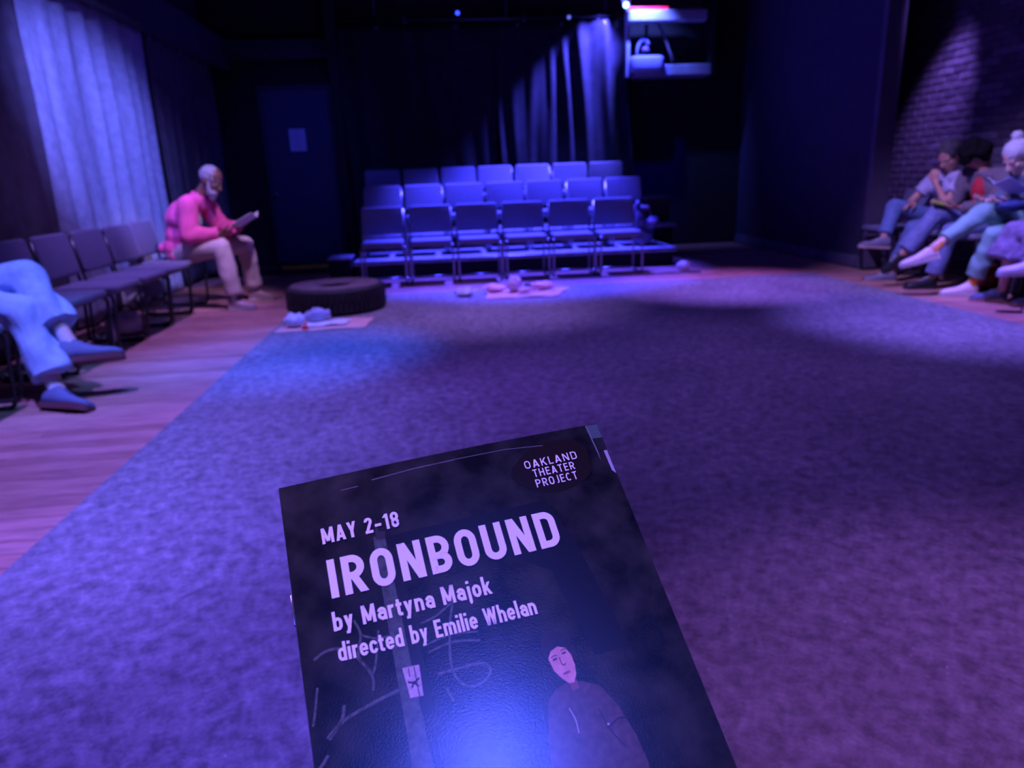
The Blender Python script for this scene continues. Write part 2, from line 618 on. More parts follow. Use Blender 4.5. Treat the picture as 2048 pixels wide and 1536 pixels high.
# painted bricks of the right wall, proud of the mortar
bl, bh, jt = 0.205, 0.066, 0.010
allb = []
zi = 0
z = 0.0
while z < 3.45:
    off = (zi % 2) * (bl + jt) / 2
    y = 5.85 + off
    while y < 8.9:
        allb.append((y, z))
        y += bl + jt
    z += bh + jt
    zi += 1
allb.sort(key=lambda q: q[0] + 0.0 * q[1])
vis = [q for q in allb if q[1] > 0.9]
pick = set(vis[:290])
bm_ = {}
def brick_vs(L, H, D):
    c = .006
    vs = [(0, 0, 0), (0, L, 0), (0, L, H), (0, 0, H), (-D, c, c), (-D, L - c, c), (-D, L - c, H - c), (-D, c, H - c)]
    fs = [(4, 7, 6, 5), (0, 4, 5, 1), (1, 5, 6, 2), (2, 6, 7, 3), (3, 7, 4, 0)]
    return vs, fs
rest = MB()
for q in allb:
    D = 0.006 + random.random() * 0.006
    if q in pick:
        key = (random.randrange(3), random.randrange(3))
        if key not in bm_:
            vs, fs = brick_vs(bl, bh, 0.006 + key[1] * .003)
            me = MB().add(vs, fs).mesh('brick')
            me.materials.append(BRICKS[key[0]])
            bm_[key] = me
        o = bpy.data.objects.new('brick', bm_[key])
        COL.objects.link(o)
        o.location = (5.42, q[0], q[1])
        o.rotation_euler = (0, random.uniform(-.02, .02), random.uniform(-.008, .008))
        o.parent = wr
    else:
        vs, fs = brick_vs(bl, bh, D)
        rest.add([(5.42 + a, q[0] + b, q[1] + c) for a, b, c in vs], fs)
tag(rest.build('far_bricks', BRICKS[0], wr), kind='stuff')

# navy partition on the right with lighter edge post and skirting
struct(MB().box((4.58, 7.50, 0), (4.72, 11.0, 4.7)).build('wall_partition', mat('deep_navy_flat', (0.045, 0.04, 0.075), 0.8, var=0.15, bump=0.1)))
struct(MB().box((4.55, 7.42, 0), (4.75, 7.50, 4.7)).build('trim_1', mat('purple_grey_post', (0.11, 0.085, 0.13), 0.6, var=0.1)))
struct(MB().box((4.545, 7.5, 0), (4.58, 10.95, 0.12)).build('baseboard_right', mat('scuffed_skirting', (0.16, 0.14, 0.20), 0.6, var=0.3)))
# bulkhead rail running along left wall and back wall
struct(MB().box((-2.92, -2.9, 2.66), (-2.80, 11.0, 3.04), bev=0).build('trim_2', NAVY))
struct(MB().box((-2.80, 10.86, 2.78), (-1.42, 11.0, 3.02)).build('trim_3', NAVY))
struct(MB().box((-1.42, 10.70, 0), (-1.30, 11.0, 4.0)).build('trim_4', BLACKW))
struct(MB().box((-2.9, 10.97, 0), (-2.44, 11.0, 0.14)).build('baseboard_back', BLACKW))
# door in back wall
dr = struct(MB().box((-2.40, 10.93, 0.02), (-1.52, 10.985, 2.38)).build('door_1', mat('navy_door_paint', (0.05, 0.05, 0.085), 0.55, var=0.1)))
fr = MB()
fr.box((-2.47, 10.92, 0), (-2.40, 11.0, 2.45)).box((-1.52, 10.92, 0), (-1.45, 11.0, 2.45)).box((-2.40, 10.92, 2.38), (-1.52, 11.0, 2.45))
fr.build('door_frame', NAVY, dr)
MB().lathe([(0, 0), (.012, .0), (.014, .02), (.03, .035), (.034, .055), (.022, .072), (0, .075)], 16).build('door_knob', CHROME, dr, True)
k = dr.children[-1] if dr.children[-1].name.startswith('door_knob') else [c for c in dr.children if c.name.startswith('door_knob')][0]
k.rotation_euler = (PI / 2, 0, 0)
k.location = (-2.36, 10.93, 0.99)
nt_ = thing('paper_notice', 'white printed sheet of paper taped to the navy back door', 'paper', (-1.98, 10.925, 1.72))
MB().box((-.112, -.002, -.15), (.112, 0.0, .15)).build('sheet', PAPER, nt_)
ln = MB()
for i in range(9):
    ww = (.05, .08, .075, .085, .03, .08, .07, .085, .05)[i]
    ln.box((-ww, -.0032, .11 - i * .026), (ww, -.0022, .114 - i * .026))
ln.build('printed_lines', mat('grey_print', (0.28, 0.27, 0.3), 0.6), nt_)
st = thing('door_step', 'low dark step with yellow tape along its edge below back door', 'step', (-1.8, 9.5, 0))
MB().box((-.34, 0, 0.0), (.34, 1.38, .10), bev=0.008).build('step_body', mat('dark_step_paint', (.05, .045, .07), .6), st)
MB().box((-.31, -.004, .058), (.31, .03, .1035)).build('edge_tape', YEL, st).data.materials[0] = YEL

# ------------------------------------------------------------------ drapes
def drape(name, label, p0, p1, z0, z1, m, lam=0.16, amp=0.05, seed=0, lean=0.0, grommets=True, group=None, seg=14, gm=CHROME, gspace=0.3, flare=0.0):
    t = thing(name, label, 'curtain', (0, 0, 0), 0, group)
    p0, p1 = Vector(p0), Vector(p1)
    d = (p1 - p0)
    L = d.length
    d.normalize()
    nrm = Vector((-d.y, d.x, 0))
    rg = np.random.default_rng(seed)
    ns = int(L / lam * seg)
    nz = 26
    ph = rg.uniform(0, 6.3, 6)
    def f(s, h):
        wv = 2 * PI * s / lam + 1.1 * math.sin(s * 3.1 + ph[0]) + .8 * math.sin(s * 7.3 + ph[1] + h * .8)
        a = amp * (0.55 + .45 * math.sin(s * 2.3 + ph[2])) * (0.45 + .55 * min(1, (z1 - h) / 0.9))
        return a * (math.sin(wv) + .28 * math.sin(2 * wv + ph[3])) + .012 * math.sin(s * 19 + h * 1.3 + ph[4])
    vs, fs = [], []
    for j in range(nz + 1):
        h = z1 - (z1 - z0) * j / nz
        for i in range(ns + 1):
            s = L * i / ns
            sh = s + lean * (z1 - h) / (z1 - z0) * (s / L) + .02 * math.sin(h * 2 + s * 4)
            q = p0 + d * sh + nrm * (f(s, h) + flare * (z1 - h))
            vs.append((q.x, q.y, h))
    for j in range(nz):
        for i in range(ns):
            a = j * (ns + 1) + i
            fs.append((a, a + 1, a + ns + 2, a + ns + 1))
    cl = MB().add(vs, fs).build('cloth', m, t, True)
    so = cl.modifiers.new('thick', 'SOLIDIFY')
    so.thickness = 0.004
    if grommets:
        n = max(1, int(L / gspace))
        for i in range(n):
            s = L * (i + .5) / n
            c = p0 + d * s + nrm * (f(s, z1) )
            ring = [Vector((0, 0, 0))] * 0
            g = MB()
            pts = [(0.019 * math.cos(a), 0, 0.019 * math.sin(a)) for a in [2 * PI * k / 14 for k in range(14)]]
            g.tube(pts, 0.0055, 6, closed=True)
            o = g.build('grommet', gm, t, True)
            o.location = (c.x, c.y, z1 - .04)
            o.rotation_euler = (0, 0, math.atan2(d.y, d.x))
            o.location += (-nrm if nrm.dot(Vector((0, 0, 1.1)) - c) < 0 else nrm) * 0.008
    return t

XC = -3.02
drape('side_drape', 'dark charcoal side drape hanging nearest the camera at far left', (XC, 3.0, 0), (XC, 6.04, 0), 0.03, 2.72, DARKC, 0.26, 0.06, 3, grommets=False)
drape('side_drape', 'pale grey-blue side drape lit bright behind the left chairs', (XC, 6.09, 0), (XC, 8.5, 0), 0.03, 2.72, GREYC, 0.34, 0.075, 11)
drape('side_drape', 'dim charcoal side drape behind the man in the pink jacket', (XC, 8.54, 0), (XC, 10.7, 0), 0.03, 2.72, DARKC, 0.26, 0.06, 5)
bd = drape('back_drape', 'black velour drape hanging from pipe behind the seating bank, right half with lit folds', (0.9, 10.80, 0), (2.74, 10.80, 0), 0.55, 3.17, BLACKV, 0.26, 0.06, 21, lean=0.16, gspace=0.6)
drape('back_drape', 'flat black velour drape on pipe behind the left half of seating bank', (-1.28, 10.84, 0), (0.88, 10.84, 0), 0.05, 3.17, BLACKV, 0.42, 0.02, 22, gspace=0.8)
pp = thing('curtain_pipe', 'long horizontal steel pipe carrying the black back drapes', 'pipe', (0.75, 10.80, 3.215))
MB().tube([(-2.04, 0, 0), (2.0, 0, 0)], 0.024, 12).build('pipe_tube', BLKM, pp, True)
for x in (-1.1, .55, 1.6):
    MB().tube([(x + .03 * math.cos(a), 0, -.0 + .034 * math.sin(a)) for a in [2 * PI * k / 12 for k in range(12)]], .008, 6, closed=True).build('pipe_clamp', CHROME, pp, True)
for x in (-1.5, 0.3, 1.7):
    MB().tube([(x, 0, .02), (x, 0, 1.48)], 0.01, 6).build('hanger_rod', BLKM, pp, True)

# ------------------------------------------------------------------ chairs (sled base, padded)
def make_chair(label, fab, group, legm=BLKM):
    t = thing('padded_chair', label, 'chair', (0, 0, 0), 0, group)
    s = MB()
    s.box((-.225, -.22, .425), (.225, .225, .48), bev=0.024)
    s.build('seat', fab, t, True)
    M = Matrix.Translation((0, -.235, .68)) @ Matrix.Rotation(math.radians(-80), 4, 'X')
    b = MB()
    b.box((-.235, -.155, -.02), (.235, .155, .022), M=M, bev=0.020)
    b.build('backrest', fab, t, True)
    for sx in (-1, 1):
        x = sx * .236
        pts = arc3([(x * .98, -.262, .80), (x, -.205, .44), (x, -.235, .012), (x, .175, .012), (x, .20, .425), (x * .9, .10, .432)], 6, .055)
        MB().tube(pts, .0115, 8).build('side_frame', legm, t, True)
        for gy in (-.17, .12):
            MB().tube([(x, gy - .02, .0145), (x, gy + .02, .0145)], .0145, 8).build('floor_glide', BLKP, t, True)
    MB().tube([(-.235, .12, .405), (.235, .12, .405)], .010, 8).build('cross_bar', legm, t, True)
    MB().tube([(-.235, -.17, .405), (.235, -.17, .405)], .010, 8).build('cross_bar', legm, t, True)
    MB().tube([(-.236, -.234, .03), (.236, -.234, .03)], .009, 8).build('cross_bar', legm, t, True)
    return t

def put(c, x, y, z, rz):
    c.location = (x, y, z)
    c.rotation_euler = (0, 0, rz)
    return c

protoL = make_chair('empty grey padded chair right beside the man in the pink jacket', CHF, 'grey padded chairs along the left drape')
left = [(6.44, 'empty grey padded chair right beside the man in the pink jacket'),
        (5.90, 'second empty grey chair in front of the man in the pink jacket'),
        (5.36, 'third empty grey chair in front of the pink jacket man, bag beneath it'),
        (4.80, 'dark empty chair beside the sitter in pale jeans'),
        (4.24, 'grey chair carrying the cross-legged sitter in pale jeans'),
        (3.62, 'nearest left chair, only its sled foot showing at the left edge'),
        (7.02, 'chair carrying the man in the pink jacket')]
LX = -2.50
for i, (y, lab) in enumerate(left):
    c = protoL if i == 0 else copy_tree(protoL)
    c['label'] = lab
    put(c, LX + (-.04 if i in (4, 6) else 0), y, 0, -PI / 2 + random.uniform(-.04, .04))

protoB = make_chair('x', CHFB, 'padded chairs of the seating bank', CHROME)
rows = [('front', 6, -0.67, 0.53, 8.10, 0.0), ('middle', 7, -0.73, 0.512, 9.05, 0.22), ('rear', 7, -0.78, 0.515, 9.95, 0.43)]
ords = ['first', 'second', 'third', 'fourth', 'fifth', 'sixth', 'seventh']
firstb = True
for rname, n, x0, dx, yy, zz in rows:
    for i in range(n):
        c = protoB if firstb else copy_tree(protoB)
        firstb = False
        end = ('leftmost' if i == 0 else 'rightmost' if i == n - 1 else ords[i] + ' from left')
        c['label'] = 'blue-lit padded chair in the %s row of the bank, %s' % (rname, end)
        put(c, x0 + dx * i, yy, zz, PI + random.uniform(-.02, .02))

# ------------------------------------------------------------------ seating risers
r1 = thing('seating_riser', 'lower black riser under the middle row, bright lit front edge', 'riser', (0, 0, 0), 0, 'seating risers')
MB().box((-1.06, 8.47, .17), (2.80, 9.50, .22), bev=.006).build('deck', DECK, r1)
MB().box((-1.03, 8.50, 0.0), (2.76, 8.54, .17)).build('fascia', FASC, r1)
for x in (-1.0, .3, 1.5, 2.7):
    MB().box((x - .03, 9.40, 0), (x + .03, 9.46, .17)).build('leg', FASC, r1)
MB().tube([(-1.06, 8.465, .205), (2.80, 8.465, .205)], .012, 8).build('nosing', mat('worn_metal_nosing', (0.4, 0.4, 0.45), 0.35, metal=.7, var=.3, scale=14), r1, True)
r2 = thing('seating_riser', 'upper black riser under the rear row, reaching further right', 'riser', (0, 0, 0), 0, 'seating risers')
MB().box((-1.06, 9.51, .38), (3.12, 10.45, .43), bev=.006).build('deck', DECK, r2)
MB().box((-1.03, 9.54, 0.0), (3.08, 9.58, .38)).build('fascia', FASC, r2)
for x in (-1.0, .5, 1.8, 3.0):
    MB().box((x - .03, 10.38, 0), (x + .03, 10.44, .38)).build('leg', FASC, r2)
bx = thing('equipment_case', 'black flat-topped equipment case behind the right end of bank', 'case', (2.97, 10.15, .43))
MB().box((-.14, -.2, 0.012), (.20, .2, .30), bev=.015).build('case_body', BLKP, bx)
MB().box((-.15, -.21, .30), (.21, .21, .34), bev=.01).build('lid', mat('case_lid_grey', (.12, .11, .15), .45), bx)
for sx in (-.1, .16):
    MB().box((sx - .015, -.15, 0), (sx + .015, .15, .012)).build('foot', BLKP, bx)
# bundle hanging at the right end of the bank
jb = thing('dark_jacket', 'dark bundled jacket lying on the deck right of the front row', 'jacket', (2.46, 8.78, .236))
b = MB()
b.ell((0, 0, .14), (.14, 0, 0), (0, .1, 0), (0, 0, .15)).ell((-.05, -.02, .30), (.07, 0, 0), (0, .06, 0), (0, 0, .14)).ell((.1, -.03, .26), (.1, 0, .02), (0, .08, 0), (0, 0, .08)).ell((-.08, 0, .45), (.035, 0, 0), (0, .04, 0), (.02, 0, .1))
b.fuse('jacket_body', mat('blue_black_nylon', (.10, .09, .16), .4, var=.3), jb, .012, 3, .012, 30, 4)
MB().ell((.10, -.09, .28), (.05, 0, 0), (0, .02, 0), (0, 0, .03)).build('bright_patch', mat('lilac_highlight', (.5, .32, .5), .5), jb, True)  # pinkish highlight on the bundle, made as a pale lilac patch
# step box on the left
sb = thing('step_box', 'small blue-lit step box against the left end of riser', 'step', (-1.22, 8.55, 0))
MB().box((-.13, -.10, 0), (.13, .28, .25), bev=.008).build('box_body', FASC, sb)
MB().box((-.14, -.11, .25), (.14, .29, .28), bev=.012).build('tread', DECK, sb)
# bits along the riser foot
cr = thing('metal_strip', 'thin metal strip lying on the floor before the bank, longer left one', 'strip', (1.52, 7.75, 0.0), 0, 'metal strips at the foot of the bank')
MB().box((-.42, -.03, 0.0015), (.42, .03, .016), bev=.004).build('strip_body', CHROME, cr)
for sx in (-.3, .3):
    MB().lathe([(0, .016), (.010, .016), (.008, .021), (0, .022)], 10, (sx, 0, 0)).build('screw', BLKP, cr)
cr2 = copy_tree(cr)
cr2['label'] = 'thin metal strip lying on the floor before the bank, right one'
cr2.location = (2.42, 7.75, 0.0)
def crumple(name, label, cat, loc, size, m, seed, amp=.3):
    b = MB().ell((0, 0, size[2] * .9), (size[0], 0, 0), (0, size[1], 0), (0, 0, size[2]), 26, 18)
    rg = np.random.default_rng(seed)
    v = np.array(b.v)
    ks = rg.normal(size=(6, 3))
    for k in ks:
        k2 = k / np.linalg.norm(k) * rg.uniform(3, 9) / max(size)
        v *= (1 + amp / 3 * np.abs(np.sin(v @ k2))[:, None] - amp / 6)
    v[:, 2] -= v[:, 2].min()
    b.v = [tuple(p) for p in v]
    o = b.build(name, m, None, True)
    o.location = loc
    return tag(o, label, cat)
crumple('crumpled_paper', 'crumpled pale paper at the right foot of the seating bank', 'paper', (2.72, 7.98, 0), (.07, .05, .05), BAGP, 3, .3)

# ------------------------------------------------------------------ control booth at the upper right
bo = thing('control_booth', 'raised booth opening at upper right with bright lit header and sill', 'booth', (0, 0, 0))
BP = mat('booth_white_trim', (.42, .42, .48), .5, var=.1)
MB().box((2.68, 10.45, 3.08), (3.80, 10.62, 3.22), bev=.015).build('header_beam', BP, bo)
MB().box((2.83, 10.60, 2.40), (3.95, 10.98, 2.55), bev=.02).build('sill', mat('booth_sill_paint', (.30, .30, .36), .5, var=.15), bo)
MB().box((2.74, 10.48, 2.45), (3.22, 10.71, 2.66), bev=.05).build('sill_cushion', mat('sill_padding', (.45, .45, .52), .7, var=.1, bump=.3), bo, True)
MB().box((2.70, 10.60, 2.40), (2.75, 10.70, 3.5)).build('side_post', BP, bo)
MB().tube([(3.14, 10.62, 3.10), (3.25, 10.62, 2.90), (3.33, 10.62, 2.70), (3.37, 10.6, 2.60)], [.02, .02, .016, .028], 10).build('slanted_arm', mat('dull_lilac_metal', (.22, .17, .24), .4, metal=.5), bo, True)
MB().box((3.02, 10.80, 2.55), (3.06, 10.84, 3.10)).build('mullion', BLKM, bo)
MB().box((3.92, 10.6, 2.40), (3.98, 10.98, 3.45)).build('side_post', BLKM, bo)
MB().box((2.72, 10.48, 3.222), (3.25, 10.58, 3.262), bev=.006).build('red_strip', mat('red_glowing_strip', (.9, .02, .05), .4, emit=(1.0, .02, .12), es=.8), bo)  # red strip with a weak glow of its own set in the material
dl = thing('gooseneck_lamp', 'curved blue-lit lamp standing in the booth opening', 'lamp', (2.92, 10.62, 2.662))
MB().lathe([(0, 0), (.05, 0), (.05, .015), (.01, .02), (0, .02)], 20).build('base', BLKP, dl, True)
MB().tube(arc3([(-.06, 0, .015), (-.06, 0, .08), (-.02, 0, .2), (.05, 0, .23), (.1, 0, .17)], 6, .05), [.012] * 2 + [.02] * 12 + [.03] * 7 , 10).build('neck', BP, dl, True) if False else None
nk = arc3([(-.065, 0, .012), (-.065, 0, .09), (-.02, 0, .20), (.06, 0, .215), (.10, 0, .14)], 6, .06)
MB().tube(nk, [.012 + .016 * min(1, i / (len(nk) * .5)) for i in range(len(nk))], 12).build('neck', BP, dl, True)
MB().lathe([(.0, .07), (.03, .065), (.05, .03), (.06, 0), (.052, 0), (.04, .03), (0, .06)], 20, (.055, 0, .06)).build('shade', mat('mauve_shade', (.25, .14, .26), .5), dl, True)
# stage lamps that show in the frame
def fixture(label, loc, aim, emit, r=.05, L=.16):
    t = thing('stage_lamp', label, 'stage lamp', loc, 0, None)
    q = (Vector(aim)).to_track_quat('Z', 'Y').to_matrix().to_4x4()
    b = MB().lathe([(0, -L), (r * .8, -L), (r, -L * .7), (r, 0), (r * .86, 0), (r * .86, -.015)], 24)
    b.v = [tuple(q @ Vector(p)) for p in b.v]
    b.build('housing', BLKM, t, True)
    b = MB().lathe([(0, -.012), (r * .85, -.014)], 24)
    b.v = [tuple(q @ Vector(p)) for p in b.v]
    b.build('lens', mat('lens_%s' % label[:12].replace(' ', '_'), (.02, .02, .02), .2, emit=emit[0], es=emit[1]), t, True)
    MB().tube([(r + .01, 0, 0), (r + .01, 0, .06), (0, 0, .10), (-r - .01, 0, .06), (-r - .01, 0, 0)], .006, 6).build('yoke', BLKM, t, True)
    return t
fixture('bright blue-white stage lamp fixed at the booth corner beside the drape', (2.64, 10.40, 3.27), (-.05, -1, -.35), ((.25, .45, 1.0), 9), .045, .12)
fixture('tiny blue stage lamp above the drape pipe, left of middle', (.38, 10.765, 3.285), (0, -1, -.25), ((.02, .04, 1.0), 6), .028, .09)
fixture('small dim stage lamp hung on the pipe near the middle', (1.92, 10.74, 3.20), (0, -1, -.25), ((.12, .16, .9), 1.5), .028, .09)

# ------------------------------------------------------------------ tyre
ty = thing('tyre', 'big black tyre lying flat on the left corner of stage floor', 'tyre', (-1.0, 6.54, .007))
R = .435
Hh = .228
prof = [(R - .03, 0.0), (R - .006, .022), (R, .06), (R, Hh - .06), (R - .006, Hh - .022), (R - .03, Hh)]
MB().lathe(prof + [(R - .05, Hh - .004), (R - .06, Hh - .02), (R - .06, .02), (R - .05, .004)], 48, closed=True).build('tread_band', RUB, ty, True)
sw = [(R - .028, Hh + .001), (R - .09, Hh + .008), (R - .20, Hh + .006), (R - .29, Hh), (R - .30, Hh - .03), (R - .16, Hh - .012), (R - .09, Hh - .012), (R - .05, Hh - .012)]
MB().lathe(sw, 48, closed=True).build('sidewall', RUBT, ty, True)
MB().lathe([(r, Hh - z) for r, z in sw], 48, closed=True).build('sidewall', RUB, ty, True)
lug = MB()
for i in range(60):
    a = 2 * PI * i / 60
    for zz, da in ((.03, 0), (.125, .05)):
        M = Matrix.Rotation(a + da, 4, 'Z') @ Matrix.Translation((R - .004, 0, zz))
        lug.box((0, -.015, 0), (.012, .015, .08), M=M)
tag(lug.build('tread_blocks', RUB, ty), kind='stuff')

# ------------------------------------------------------------------ litter on the stage floor
def sheet(name, label, cat, quad, z, th, m, wob=.004):
    q = [Vector((a, b_, 0)) for a, b_ in quad]
    n = 14
    vs, fs = [], []
    for top in (1, 0):
        for j in range(n + 1):
            for i in range(n + 1):
                s, t_ = i / n, j / n
                p = q[0] * (1 - s) * (1 - t_) + q[1] * s * (1 - t_) + q[2] * s * t_ + q[3] * (1 - s) * t_
                zz = z + abs(math.sin(s * 7 + t_ * 3) * math.sin(t_ * 6 + s * 2)) * wob
                vs.append((p.x, p.y, zz + (th if top else 0)))
    N = (n + 1) ** 2
    for j in range(n):
        for i in range(n):
            a = j * (n + 1) + i
            fs.append((a, a + 1, a + n + 2, a + n + 1))
            fs.append((N + a + n + 1, N + a + n + 2, N + a + 1, N + a))
    bd_ = [i for i in range(n + 1)] + [(j + 1) * (n + 1) + n for j in range(n)] + [n * (n + 1) + n - 1 - i for i in range(n)] + [(n - 1 - j) * (n + 1) for j in range(n - 1)]
    for i in range(len(bd_)):
        a, b2 = bd_[i], bd_[(i + 1) % len(bd_)]
        fs.append((a, N + a, N + b2, b2))
    o = MB().add(vs, fs).build(name, m)
    return tag(o, label, cat)
SF = .007
sheet('cardboard_sheet', 'flattened brown cardboard lying before the tyre', 'cardboard', [(-1.36, 5.55), (-.66, 5.56), (-.62, 5.98), (-1.26, 5.96)], SF, .006, CARD, .006)
sheet('cardboard_sheet', 'flattened pinkish cardboard lying in the middle before the bank', 'cardboard', [(.36, 6.62), (1.03, 6.58), (1.25, 7.10), (.42, 7.14)], SF, .006, CARD, .01)
sheet('paper_sheet', 'white paper sheet lying on the cardboard before the tyre', 'paper', [(-1.17, 5.64), (-.82, 5.70), (-.80, 5.90), (-1.12, 5.90)], SF + .014, .002, PAPER, .01)
crumple('plastic_bag', 'smaller crumpled white plastic bag at left on the cardboard by the tyre', 'bag', (-1.22, 5.70, SF + .013), (.075, .06, .048), BAGP, 5, .3)
crumple('plastic_bag', 'taller crumpled bluish plastic bag against the tyre', 'bag', (-1.07, 5.86, SF + .013), (.10, .06, .052), mat('bluish_plastic', (.42, .44, .6), .35, var=.2, bump=.4), 6, .35)
rc = thing('bottle_cap', 'small bright red cap beside the white plastic bag', 'bottle cap', (-1.125, 5.60, SF + .013))
MB().lathe([(0, .028), (.02, .028), (.024, .022), (.025, 0), (0, 0)], 18).build('cap_shell', REDP, rc, True)
MB().lathe([(.0258, .002), (.027, .004), (.027, .008), (.0258, .010)], 18).build('ridge', REDP, rc, True)
PK = mat('pink_paper', (.85, .45, .55), .7, var=.15, scale=14, bump=.2)
crumple('crumpled_wrapper', 'round crumpled lilac wrapper on the middle cardboard', 'wrapper', (.66, 6.93, SF + .018), (.072, .06, .062), mat('lilac_plastic', (.62, .45, .62), .4, var=.2, bump=.3), 8, .3)
crumple('crumpled_wrapper', 'pink crumpled paper at the left end of middle cardboard', 'wrapper', (.47, 6.99, SF + .016), (.10, .06, .032), PK, 9, .35)
crumple('crumpled_wrapper', 'pink crumpled paper right of the small dark ball', 'wrapper', (.96, 6.98, SF + .018), (.12, .06, .032), PK, 10, .35)
crumple('crumpled_wrapper', 'translucent crumpled film on the floor left of middle cardboard', 'wrapper', (.17, 6.86, SF + .001), (.085, .05, .035), BAGP, 12, .4)
db = MB().ell((0, 0, .036), (.036, 0, 0), (0, .036, 0), (0, 0, .036), 24, 16).build('dark_ball', mat('dark_plum_plastic', (.06, .02, .05), .35), None, True)
db.location = (.80, 6.99, SF + .016)
tag(db, 'small dark ball among the pink papers', 'ball')
cn = thing('clear_bottle', 'small clear bottle lying beside the lilac wrapper', 'bottle', (.69, 6.78, SF + .045))
cn.rotation_euler = (0, PI / 2, .4)
MB().lathe([(0, 0), (.026, 0), (.028, .01), (.028, .11), (.012, .14), (.012, .155), (0, .155)], 20).build('bottle_body', mat('pink_clear_plastic', (.8, .6, .75), .15), cn, True)
MB().lathe([(0, .155), (.014, .155), (.014, .172), (0, .172)], 16).build('cap', REDP, cn, True)

# bags under the chairs
def bag(label, loc, size, m, seed):
    t = thing('hand_bag', label, 'bag', loc)
    b = MB()
    sx, sy, sz = size
    b.box((-sx, -sy, 0.006), (sx, sy, sz * 1.3), bev=min(sx, sy) * .4)
    b.ell((0, 0, sz * 1.15), (sx * .9, 0, 0), (0, sy * .8, 0), (0, 0, sz * .45))
    b.fuse('bag_body', m, t, .014, 4, .008, 22, seed)
    MB().tube(arc3([(-sx * .5, 0, sz * 1.4), (-sx * .4, 0, sz * 1.9), (sx * .4, 0, sz * 1.9), (sx * .5, 0, sz * 1.4)], 5, .06), .009, 8).build('handle', BLKP, t, True)
    return t
bag('pale grey cloth bag under the third left chair', (-2.56, 5.90, 0), (.09, .11, .12), mat('pale_grey_cloth', (.55, .55, .62), .6, var=.3, scale=12), 1)
bag('red bag on the floor beneath the chair of the black-haired sitter', (4.80, 5.86, 0), (.10, .12, .13), mat('red_canvas', (.30, .02, .02), .7, var=.2), 2)
bag('black backpack on the floor beside the grey skirt', (4.72, 5.36, 0), (.12, .09, .16), mat('black_canvas', (.02, .02, .025), .8), 3)
bt = thing('water_bottle', 'steel water bottle standing under the second left chair', 'bottle', (-2.52, 5.48, 0))
MB().lathe([(0, 0), (.033, 0), (.035, .01), (.035, .15), (.02, .18), (.02, .2), (0, .2)], 20).build('bottle_body', mat('pale_steel', (.6, .6, .68), .3, metal=.6), bt, True)
MB().lathe([(0, .2), (.022, .2), (.022, .225), (0, .225)], 20).build('cap', BLKP, bt, True)

# ------------------------------------------------------------------ people
def V(*a):
    return Vector(a)
SKIN_D = mat('dark_brown_skin', (.17, .075, .05), .5, var=.1)
SKIN_M = mat('tan_skin', (.50, .24, .18), .5, var=.08)
SKIN_L = mat('light_skin', (.72, .44, .38), .5, var=.08)
EYE = mat('eye_white', (.45, .42, .42), .35)
IRIS = mat('dark_iris', (.03, .02, .02), .2)

def head_parts(b, c, F, U, S, k=1.0, nose=1.0):
    """c = head centre (between the ears), F = face direction, U = up of head, S = side"""
    q = lambda f, u, s: c + F * (f * k) + U * (u * k) + S * (s * k)
    b.ell(q(-.012, .035, 0), S * .074 * k, F * .094 * k, U * .083 * k, 20, 14)
    b.ell(q(.018, -.035, 0), S * .060 * k, F * .070 * k, U * .085 * k, 18, 12)
    b.ell(q(.052, -.092, 0), S * .033 * k, F * .028 * k, U * .022 * k)
    b.ell(q(.070, .022, 0), S * .052 * k, F * .018 * k, U * .010 * k)
    b.cap(q(.084, .012, 0), .008 * k, q(.105, -.028, 0), .0135 * k * nose, 10)
    for s in (-1, 1):
        b.ell(q(.098, -.034, s * .010), S * .009 * k, F * .009 * k, U * .008 * k)
        b.ell(q(-.008, -.008, s * .077), S * .009 * k, F * .018 * k + U * .004 * k, U * .031 * k)
        b.ell(q(.058, -.022, s * .034), S * .022 * k, F * .018 * k, U * .020 * k)
    b.ell(q(.086, -.056, 0), S * .023 * k, F * .009 * k, U * .0055 * k)
    b.ell(q(.084, -.066, 0), S * .021 * k, F * .009 * k, U * .006 * k)

def hand_parts(b, wr, d, pn, side, curl=.5, k=1.0, spread=.02):
    """wr wrist, d direction of palm, pn palm normal (fingers curl towards it), side towards the thumb"""
    d = d.normalized()
    pn = (pn - d * pn.dot(d)).normalized()
    side = d.cross(pn) if side > 0 else pn.cross(d)
    pl = .088 * k
    lens = [(.042, .025, .020), (.046, .029, .022), (.042, .026, .021), (.033, .020, .018)]
    for i in range(4):
        off = (1.5 - i) * spread * k
        base = wr + d * (pl - .005 * abs(i - 1.2)) + side * off
        b.cap(wr + side * off * .55, .015 * k, base, .0115 * k, 10)
        p = base
        a = curl * .5 + .05 * i
        dr_ = d
        for j, L in enumerate(lens[i]):
            dr_ = (d * math.cos(a) + pn * math.sin(a) + side * (.05 * (1.5 - i))).normalized()
            p2 = p + dr_ * L * k
            b.cap(p, (.0092 - j * .0009) * k, p2, (.0084 - j * .0009) * k, 8)
            p = p2
            a += curl * (.9 if j == 0 else .7)
    t0 = wr + d * .022 * k + side * .024 * k
    t1 = t0 + (d * .62 + side * .62 + pn * .35).normalized() * .042 * k
    t2 = t1 + (d * .85 + side * .15 + pn * .45).normalized() * .032 * k
    t3 = t2 + (d * .9 - side * .15 + pn * .4).normalized() * .024 * k
    b.cap(wr + side * .012 * k, .015 * k, t0, .0145 * k, 10)
    b.cap(t0, .0135 * k, t1, .011 * k, 10)
    b.cap(t1, .0105 * k, t2, .0095 * k, 8)
    b.cap(t2, .0095 * k, t3, .0075 * k, 8)

